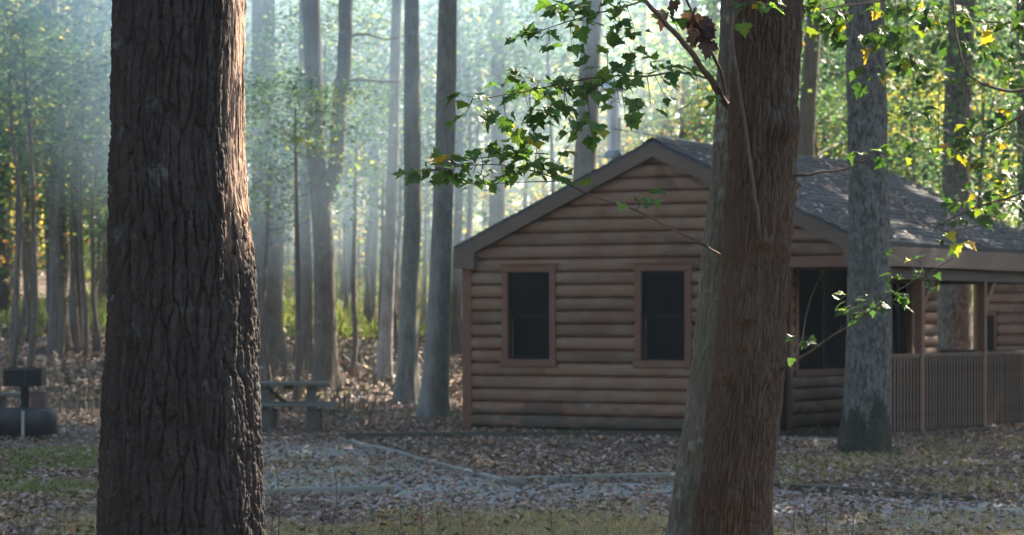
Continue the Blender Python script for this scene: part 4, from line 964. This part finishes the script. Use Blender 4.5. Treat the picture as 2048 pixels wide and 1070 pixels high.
mb = MB(); mb.box((4.06, .062, 2.40), (5.58, LEN, 2.42)); mb.build('porch_ceiling', M['dark_wood'], cab)
mb = MB(); mb.box((5.60, .065, 2.10), (5.79, LEN + .02, 2.255), bev=.006); mb.build('porch_beam', M['dark_wood'], cab)
mb = MB(); mb.box((4.07, LEN - .02, 2.10), (5.595, LEN + .12, 2.255), bev=.006); mb.build('porch_beam', M['dark_wood'], cab)
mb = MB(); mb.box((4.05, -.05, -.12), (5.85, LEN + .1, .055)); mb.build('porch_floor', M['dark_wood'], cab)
posts = (0.02, 2.30, 4.65, 6.98)
pm = None
for v in posts:
    if pm is None:
        mb = MB(); mb.box((5.64, -.055, .056), (5.75, .055, 2.10), bev=.008); pm = mb.build('porch_post', M['trim'], cab); pm.location.y = v
    else:
        c = pm.copy(); COL.objects.link(c); c.parent = cab; c.location.y = v
for (v, s) in ((2.30, 1), (4.65, 1), (6.98, -1)):
    mb = MB(); mb.beam((5.695, v + s * .05, 1.78), (5.695, v + s * .42, 2.12), .085, .085); mb.build('knee_brace', M['trim'], cab)
# railing along the porch: rails and balusters
rl_ = MB()
for a, b in zip(posts[:-1], posts[1:]):
    rl_.box((5.655, a + .056, 1.06), (5.735, b - .056, 1.11), bev=.006); rl_.box((5.67, a + .056, .98), (5.72, b - .056, 1.058)); rl_.box((5.67, a + .056, .10), (5.72, b - .056, .16))
rl_.box((4.08, LEN + .01, 1.06), (5.63, LEN + .09, 1.11)); rl_.box((4.08, LEN + .02, .10), (5.63, LEN + .07, .16))
rail = rl_.build('railing', M['porch'], cab)
bm_ = None; nb = 0
for a, b in zip(posts[:-1], posts[1:]):
    m = int((b - a) / .117)
    for k in range(m):
        v = a + .056 + (k + .5) * (b - a - .112) / m
        if bm_ is None:
            mb = MB(); mb.box((5.722, -.027, .075), (5.758, .027, 1.055), bev=.004); bm_ = mb.build('baluster', M['porch'], rail); bm_.location.y = v
        else:
            c = bm_.copy(); COL.objects.link(c); c.parent = rail; c.location.y = v + rs.normal(0, .004)
        nb += 1
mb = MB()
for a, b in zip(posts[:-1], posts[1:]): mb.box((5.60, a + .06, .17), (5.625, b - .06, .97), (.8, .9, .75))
mb.build('gap_shade_panel', M['gap_shade'], rail)  # near-black panel added to stand in for porch shade between the balusters
# closing boards behind the balusters at the back of the porch
mb = MB()
for k in range(16): mb.box((4.12 + k * .095, LEN + .03, .16), (4.156 + k * .095, LEN + .06, 1.06))
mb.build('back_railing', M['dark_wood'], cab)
# stovepipe
su, sv = 1.02, 2.3; sz = float(zroof(su)); mb = MB()
mb.lathe([(.095, sz - .1), (.095, 4.86)], (su, sv, 0), 24); sp = mb.build('stovepipe', M['metal'], cab, True)
mb = MB(); mb.lathe([(.19, 4.84), (.20, 4.86), (.20, 4.91), (.13, 4.98), (.0, 5.0)], (su, sv, 0), 24); mb.lathe([(.0, 4.845), (.19, 4.84)], (su, sv, 0), 24); mb.build('cap', m_plain('zinc', (.5, .52, .55), .35, .7), sp, True)
mb = MB(); mb.lathe([(.097, 3.98), (.16, 3.90), (.17, 3.88)], (su, sv, 0), 24); mb.build('storm_collar', M['metal'], sp, True)
mb = MB(); mb.lathe([(.1, sz + .35), (.22, sz - .05)], (su, sv, 0), 24); mb.build('flashing', M['metal'], sp, True)
mb = MB(); mb.tube([(su + .02, sv - .1, 4.3), (RU, sv + .6, zr)], .012, 6); mb.tube([(su + .11, sv, 4.45), (su + .115, sv - .02, 3.4)], .014, 6); mb.build('stay_rod', M['metal'], sp)
# leaf litter resting on the roof
n = 4600; u = rs.uniform(RU + .05, ER - .02, n); v = rs.uniform(VF, VB, n)
k = rs.uniform(0, 1, n) < np.clip(.2 + 1.8 * fbm(u * .8, v * .8, 71, 3) + .3 * (u - RU) / 3, .03, 1); u, v = u[k], v[k]; n = len(u)
d, s, nr = orient(n, .16); L = .075 * rs.uniform(.6, 1.3, n); P = np.stack([u, v, zroof(u) + .032], -1); P[:, 2] += 0
d[:, 2] -= SLP * d[:, 0]; s[:, 2] -= SLP * s[:, 0]
V, F = leaf_batch(P, d, s, nr, L, L * .7, L * rs.uniform(0, .12, n)); pal = np.array(PAL_LITTER + [(.5, .45, .44), (.45, .40, .38)]); c = pal[rs.randint(0, len(pal), n)] * rs.uniform(.8, 1.3, n)[:, None]
lo = mk('fallen_leaves', V, F, M['litter'], None, np.repeat(c, 6, 0)); lo.location = cab.location; lo.rotation_euler = cab.rotation_euler
tag(lo, 'pale fallen leaves scattered over the cabin roof shingles', 'fallen leaves', None, 'stuff')
# concrete step before the porch
st = MB(); st.box((4.15, -.95, -.06), (5.75, -.06, .045), bev=.012); so = st.build('step_slab', M['concrete']); so.location = cab.location; so.rotation_euler = cab.rotation_euler
tag(so, 'low concrete slab at the porch entrance', 'step')

# second cabin
c2 = empty('log_cabin', (*W(1958, 640, 50)[:2], .15), R(-70), 'second log cabin partly seen past the porch posts at far right', 'cabin')
mb = MB(); hh = [(.32, .66, .55, 1.48), (1.75, 2.1, .55, 1.48), (3.4, 3.75, .55, 1.48)]
log_wall(mb, (.05, 5.0), [(h[0], h[1], h[2], h[3]) for h in hh], .09, 2.45, 0, -1, 0); mb.box((0, .001, 0), (5, .1, 2.45), (.5, .5, .5)); mb.build('front_wall', M['log'], c2)
for h in hh:
    w = MB(); w.box((h[0] - .08, -.075, h[2] - .08), (h[0], .02, h[3] + .08)).box((h[1], -.075, h[2] - .08), (h[1] + .08, .02, h[3] + .08)).box((h[0], -.076, h[3]), (h[1], .02, h[3] + .08)).box((h[0], -.085, h[2] - .08), (h[1], .02, h[2]))
    wo = w.build('window', M['trim'], c2); mb = MB(); mb.box((h[0], -.03, h[2]), (h[1], -.01, h[3])); mb.build('pane', M['pane'], wo)
mb = MB(); log_wall(mb, (.05, 4.0), [], .09, 2.45, 0.0, -1, 1); mb.box((.001, .11, 0), (.1, 4, 2.45), (.5, .5, .5)); log_wall(mb, (.05, 4.0), [], .09, 2.45, 5.0, 1, 1); mb.box((4.9, .11, 0), (4.999, 4, 2.45), (.5, .5, .5)); mb.box((.1, 3.9, 0), (4.9, 4, 2.45), (.5, .5, .5)); mb.build('side_wall', M['log_side'], c2)
mb = MB(); mb.box((-.08, -.07, 0), (.05, .03, 2.45)); mb.build('corner_board', M['trim'], c2)
mb = MB()
for s in (-1, 1):
    y0 = 2 + s * 2.45; mb.add([(-.3, y0, 2.42), (5.3, y0, 2.42), (5.3, 2, 3.55), (-.3, 2, 3.55), (-.3, y0, 2.36), (5.3, y0, 2.36), (5.3, 2, 3.49), (-.3, 2, 3.49)], [(0,1,2,3),(7,6,5,4),(0,4,5,1),(2,6,7,3),(1,5,6,2),(0,3,7,4)])
mb.build('roof', M['shingle'], c2)
mb = MB()
for u in (0.02, 4.92): mb.add([(u, 0.05, 2.45), (u, 3.95, 2.45), (u, 2, 3.45), (u + .06, .05, 2.45), (u + .06, 3.95, 2.45), (u + .06, 2, 3.45)], [(0, 1, 4, 3), (1, 2, 5, 4), (2, 0, 3, 5)], [(2, 1, 0), (3, 4, 5)])
mb.build('gable_panel', M['log'], c2)

# ------------------------------------------------------------------ picnic table
YT = 40.0; tx = (577 - 1024) * YT / FPX
pt = empty('picnic_table', (tx, YT, 0), R(3), 'weathered grey wooden picnic table with plank legs and benches', 'table')
mb = MB()
for k in range(5): mb.box((-.56, -.37 + k * .15, .655), (.57, -.37 + k * .15 + .143, .70 + rs.uniform(-.003, .003)), np.ones(3) * rs.uniform(.85, 1.15), .006)
mb.build('tabletop', M['table_wood'], pt)
for y in (-.66, .40):
    mb = MB()
    for k in range(2): mb.box((-.56, y + k * .135, .37), (.66, y + k * .135 + .128, .413), np.ones(3) * rs.uniform(.85, 1.15), .006)
    mb.build('bench', M['table_wood'], pt)
for x in (-.31, .31):
    mb = MB(); mb.box((x - .065, -.10, 0), (x + .065, -.03, .654), bev=.006); mb.build('leg', M['table_wood'], pt)
    mb = MB(); mb.box((x - .065, .08, 0), (x + .065, .15, .654), bev=.006); mb.build('leg', M['table_wood'], pt)
    mb = MB(); mb.box((x - .03, -.62, .31), (x + .03, .62, .368)); mb.box((x - .03, -.36, .60), (x + .03, .36, .652)); mb.build('crossbeam', M['dark_wood'], pt)
    for y in (-.60, .46):
        mb = MB(); mb.box((x + .068, y, 0), (x + .14, y + .13, .31), bev=.005); mb.build('bench_leg', M['dark_wood'], pt)
mb = MB(); mb.beam((-.30, .02, .62), (.05, .02, .33), .04, .06); mb.build('brace', M['dark_wood'], pt)
mb = MB(); mb.box((-.06, -.12, .60), (.07, -.03, .654)); mb.build('cleat', M['dark_wood'], pt)

# ------------------------------------------------------------------ fire ring, grill, bench at left
YF = 37.6; fx = (28 - 1024) * YF / FPX
fr = MB(); fr.lathe([(.53, -.02), (.55, -.02), (.555, .38), (.545, .40), (.53, .40), (.525, .37), (.525, -.02)], seg=48)
fo = fr.build('fire_ring', M['steel'], None, True); fo.location = (fx, YF, 0); tag(fo, 'round steel campfire ring with a welded seam standing on the leaves', 'fire ring')
mb = MB(); mb.box((.19, -.56, -.01), (.225, -.505, .39)); mb.build('seam_strip', M['metal'], fo)
mb = MB(); mb.lathe([(.02, -.01), (.0, -.01)], (.54, -.06, .27), 10); mb.box((.49, -.09, .25), (.55, -.055, .30)); mb.build('draft_plate', M['iron'], fo)
gx = (50 - 1024) * 38.6 / FPX
gr = empty('charcoal_grill', (gx, 38.6, 0), 0, 'black iron pedestal grill with an open box on a post', 'grill')
mb = MB(); mb.box((-.05, -.05, -.05), (.05, .05, .68), bev=.006); mb.build('post', M['iron'], gr)
mb = MB(); w, dp, z0, z1 = .255, .2, .67, .915
mb.box((-w, -dp, z0), (w, dp, z0 + .012)); mb.box((-w, -dp, z0 + .013), (-w + .012, dp, z1)); mb.box((w - .012, -dp, z0 + .013), (w, dp, z1)); mb.box((-w + .013, dp - .012, z0 + .013), (w - .013, dp, z1)); mb.box((-w + .013, -dp, z0 + .013), (w - .013, -dp + .012, z1 - .03)); mb.build('firebox', M['iron'], gr)
mb = MB()
for k in range(11): mb.tube([(-w + .02 + k * .047, -dp + .01, z1 - .02), (-w + .02 + k * .047, dp - .02, z1 - .02)], .006, 6)
mb.build('grate', M['iron'], gr)
mb = MB(); mb.box((.02, -dp - .012, z0 + .02), (.036, -dp - .001, z1 - .01)); mb.build('handle_bracket', M['steel'], gr)
mb = MB(); mb.box((.09, -.13, .37), (.29, .13, .60), bev=.012); mb.beam((.05, 0, .55), (.12, 0, .55), .04, .04); mb.build('ash_box', m_plain('rust', (.11, .07, .065), .8), gr)
bx = (-40 - 1024) * 39.8 / FPX
bo = empty('bench', (bx, 39.8, 0), 0, 'low wooden bench cut off by the left edge behind the fire ring', 'bench')
mb = MB(); mb.box((-.9, -.14, .50), (.58, .14, .555), bev=.006); mb.build('seat', M['table_wood'], bo)
for x in (-.7, .28):
    mb = MB(); mb.box((x - .06, -.12, -.02), (x + .06, .12, .498), bev=.006); mb.build('leg', M['dark_wood'], bo)

# ------------------------------------------------------------------ timbers that edge the gravel
def timber(p, q, w, h, label, mat='grey_wood'):
    a = gp(*p); b = gp(*q); d = b - a; L = float(np.linalg.norm(d)); mb = MB(); n = max(1, int(L / 2.44 + .5))
    for k in range(n): mb.box((k * L / n + .004, -w / 2 + rs.normal(0, .006), -.04), ((k + 1) * L / n - .004, w / 2 + rs.normal(0, .006), h + rs.normal(0, .004)), np.ones(3) * rs.uniform(.85, 1.15), .008)
    o = mb.build('edging_timber', M[mat]); o.location = (a[0], a[1], 0); o.rotation_euler = (0, 0, math.atan2(d[1], d[0]))
    return tag(o, label, 'timber', 'timbers edging the gravel')
timber((683, 884), (1008, 969), .085, .06, 'pale timber slanting from the table toward the clearing, its far end by the picnic table')
timber((1012, 968), (1350, 958), .085, .065, 'pale timber running level from the slanting one to the grey maple')
timber((380, 992), (770, 981), .085, .05, 'greenish timber right of the great trunk in the near leaves')
timber((1500, 972), (1960, 1004), .10, .055, 'mossy timber right of the red trunk leading to the right edge', 'dark_wood')
timber((690, 882), (1395, 877), .12, .10, 'dark timber lying along the cabin front', 'dark_wood')
timber((985, 1036), (1180, 1047), .06, .03, 'short pale timber nearest the camera in the middle')

# ------------------------------------------------------------------ seedlings in the near grass
for i, (x, yb, yt, nb_) in enumerate([(556, 1085, 920, 3), (541, 1080, 955, 2), (661, 1062, 905, 2), (640, 1085, 1000, 3), (805, 1075, 985, 2), (848, 1085, 990, 6), (880, 1080, 1010, 5), (1110, 1085, 1000, 3), (1590, 1085, 980, 2), (1622, 1090, 955, 3), (1655, 1085, 1005, 3), (1700, 1085, 1000, 2), (120, 1085, 1000, 3), (930, 1085, 1020, 3)]):
    Y = min(FPX * CAMH / (yb - HOR), 24); a = W(x, yb, Y); a[2] = 0; h = (yb - yt) * Y / FPX; r_ = np.random.RandomState(500 + i)
    mb = MB(); top = np.array([r_.normal(0, .1) * h, r_.normal(0, .1) * h, h]); k = np.linspace(0, 1, 7)[:, None]
    Q = k * top + np.sin(k * 3.1) * np.array([r_.normal(0, .05), 0, 0]) * h
    mb.tube(Q, np.linspace(.0045, .0018, 7), 5)
    for j in range(nb_ + 2):
        b0 = Q[r_.randint(1, 6)]; e = b0 + np.array([r_.normal(0, .3), r_.normal(0, .3), r_.uniform(.15, .45)]) * h * .6; mb.tube([b0, (b0 + e) / 2 + np.array([0, 0, .01]), e], [.0022, .0016, .001], 4)
    o = mb.build('seedling', M['twig'], None, True); o.location = Vector([float(c) for c in a]); tag(o, 'bare thin seedling stem standing in the near grass', 'seedling', 'bare seedlings in the near grass')

# ------------------------------------------------------------------ air
HAZE_D = 0.0003
t = NT('haze'); pv = t.n('VolumePrincipled'); pv.inputs['Color'].default_value = (.75, .88, 1, 1); pv.inputs['Density'].default_value = HAZE_D; pv.inputs['Anisotropy'].default_value = .45
hz = MB().box((-75, -6, -3), (75, 172, 40)).build('haze', t.done(pv, 'Volume'))
tag(hz, 'pale bluish smoke haze filling the wood', 'haze', None, 'stuff')

SM_D = .078
t = NT('smoke'); v = t.coord((1, 1, 1)); ln = t.n('VectorMath', operation='LENGTH'); t.put(ln.inputs[0], v)
fall = t.n('MapRange'); t.put(fall.inputs[0], ln.outputs['Value']); fall.inputs[1].default_value = 1; fall.inputs[2].default_value = .5; fall.inputs[3].default_value = 0; fall.inputs[4].default_value = 1
nz = t.ramp(t.noise(t.coord((11.5, 28, 9.2)), .2, 4, .6), [(.40, .12), (.62, 1)])
m1 = t.n('Math', operation='MULTIPLY'); t.put(m1.inputs[0], fall.outputs[0]); t.put(m1.inputs[1], nz)
m2 = t.n('Math', operation='MULTIPLY'); t.put(m2.inputs[0], m1.outputs[0]); m2.inputs[1].default_value = SM_D
pv = t.n('VolumePrincipled'); pv.inputs['Color'].default_value = (.56, .77, 1, 1); t.put(pv.inputs['Density'], m2.outputs[0]); pv.inputs['Anisotropy'].default_value = .4
mb = MB(); mb.lathe([(math.sin(a) + 1e-4, -math.cos(a)) for a in np.linspace(0, math.pi, 14)], seg=24); sm = mb.build('smoke', t.done(pv, 'Volume'), None, True)
sm.location = (-3.7, 62, 9.2); sm.scale = (8.5, 26, 7.6)
tag(sm, 'bluish campfire smoke drifting between the trunks left of the cabin', 'smoke', None, 'stuff')

# ------------------------------------------------------------------ light, camera
world = bpy.data.worlds.new('World'); scene.world = world; world.use_nodes = True
nt = world.node_tree; bg = nt.nodes['Background']; sky = nt.nodes.new('ShaderNodeTexSky'); sky.sky_type = 'NISHITA'; sky.sun_disc = False
sky.sun_elevation = R(SUN_EL); sky.sun_rotation = R(SUN_AZ); nt.links.new(sky.outputs[0], bg.inputs[0]); bg.inputs[1].default_value = .085
ld = bpy.data.lights.new('sun', 'SUN'); ld.energy = 5.0; ld.angle = R(.5); ld.color = (1, .87, .68)
lo = bpy.data.objects.new('sun', ld); COL.objects.link(lo); lo.rotation_euler = Vector([float(c) for c in sdir]).to_track_quat('Z', 'Y').to_euler()
cd = bpy.data.cameras.new('camera'); cam = bpy.data.objects.new('camera', cd); COL.objects.link(cam); scene.camera = cam
cam.location = (0, 0, CAMH); cam.rotation_euler = (R(90), 0, 0)
cd.sensor_width = 36; cd.lens = 36 * FPX / 2048; cd.shift_y = (HOR - 535) / 2048; cd.clip_start = .1; cd.clip_end = 1000
cd.dof.use_dof = True; cd.dof.focus_distance = 13.4; cd.dof.aperture_fstop = 6.3
vs = scene.view_settings; vs.view_transform = 'Standard'; vs.look = 'None'; vs.gamma = 1; vs.use_curve_mapping = False; vs.exposure = 2.45
cy = scene.cycles; cy.volume_max_steps = 96; cy.max_bounces = 7; cy.diffuse_bounces = 3; cy.transmission_bounces = 4; cy.volume_bounces = 1; cy.use_denoising = True; cy.caustics_reflective = False; cy.caustics_refractive = False
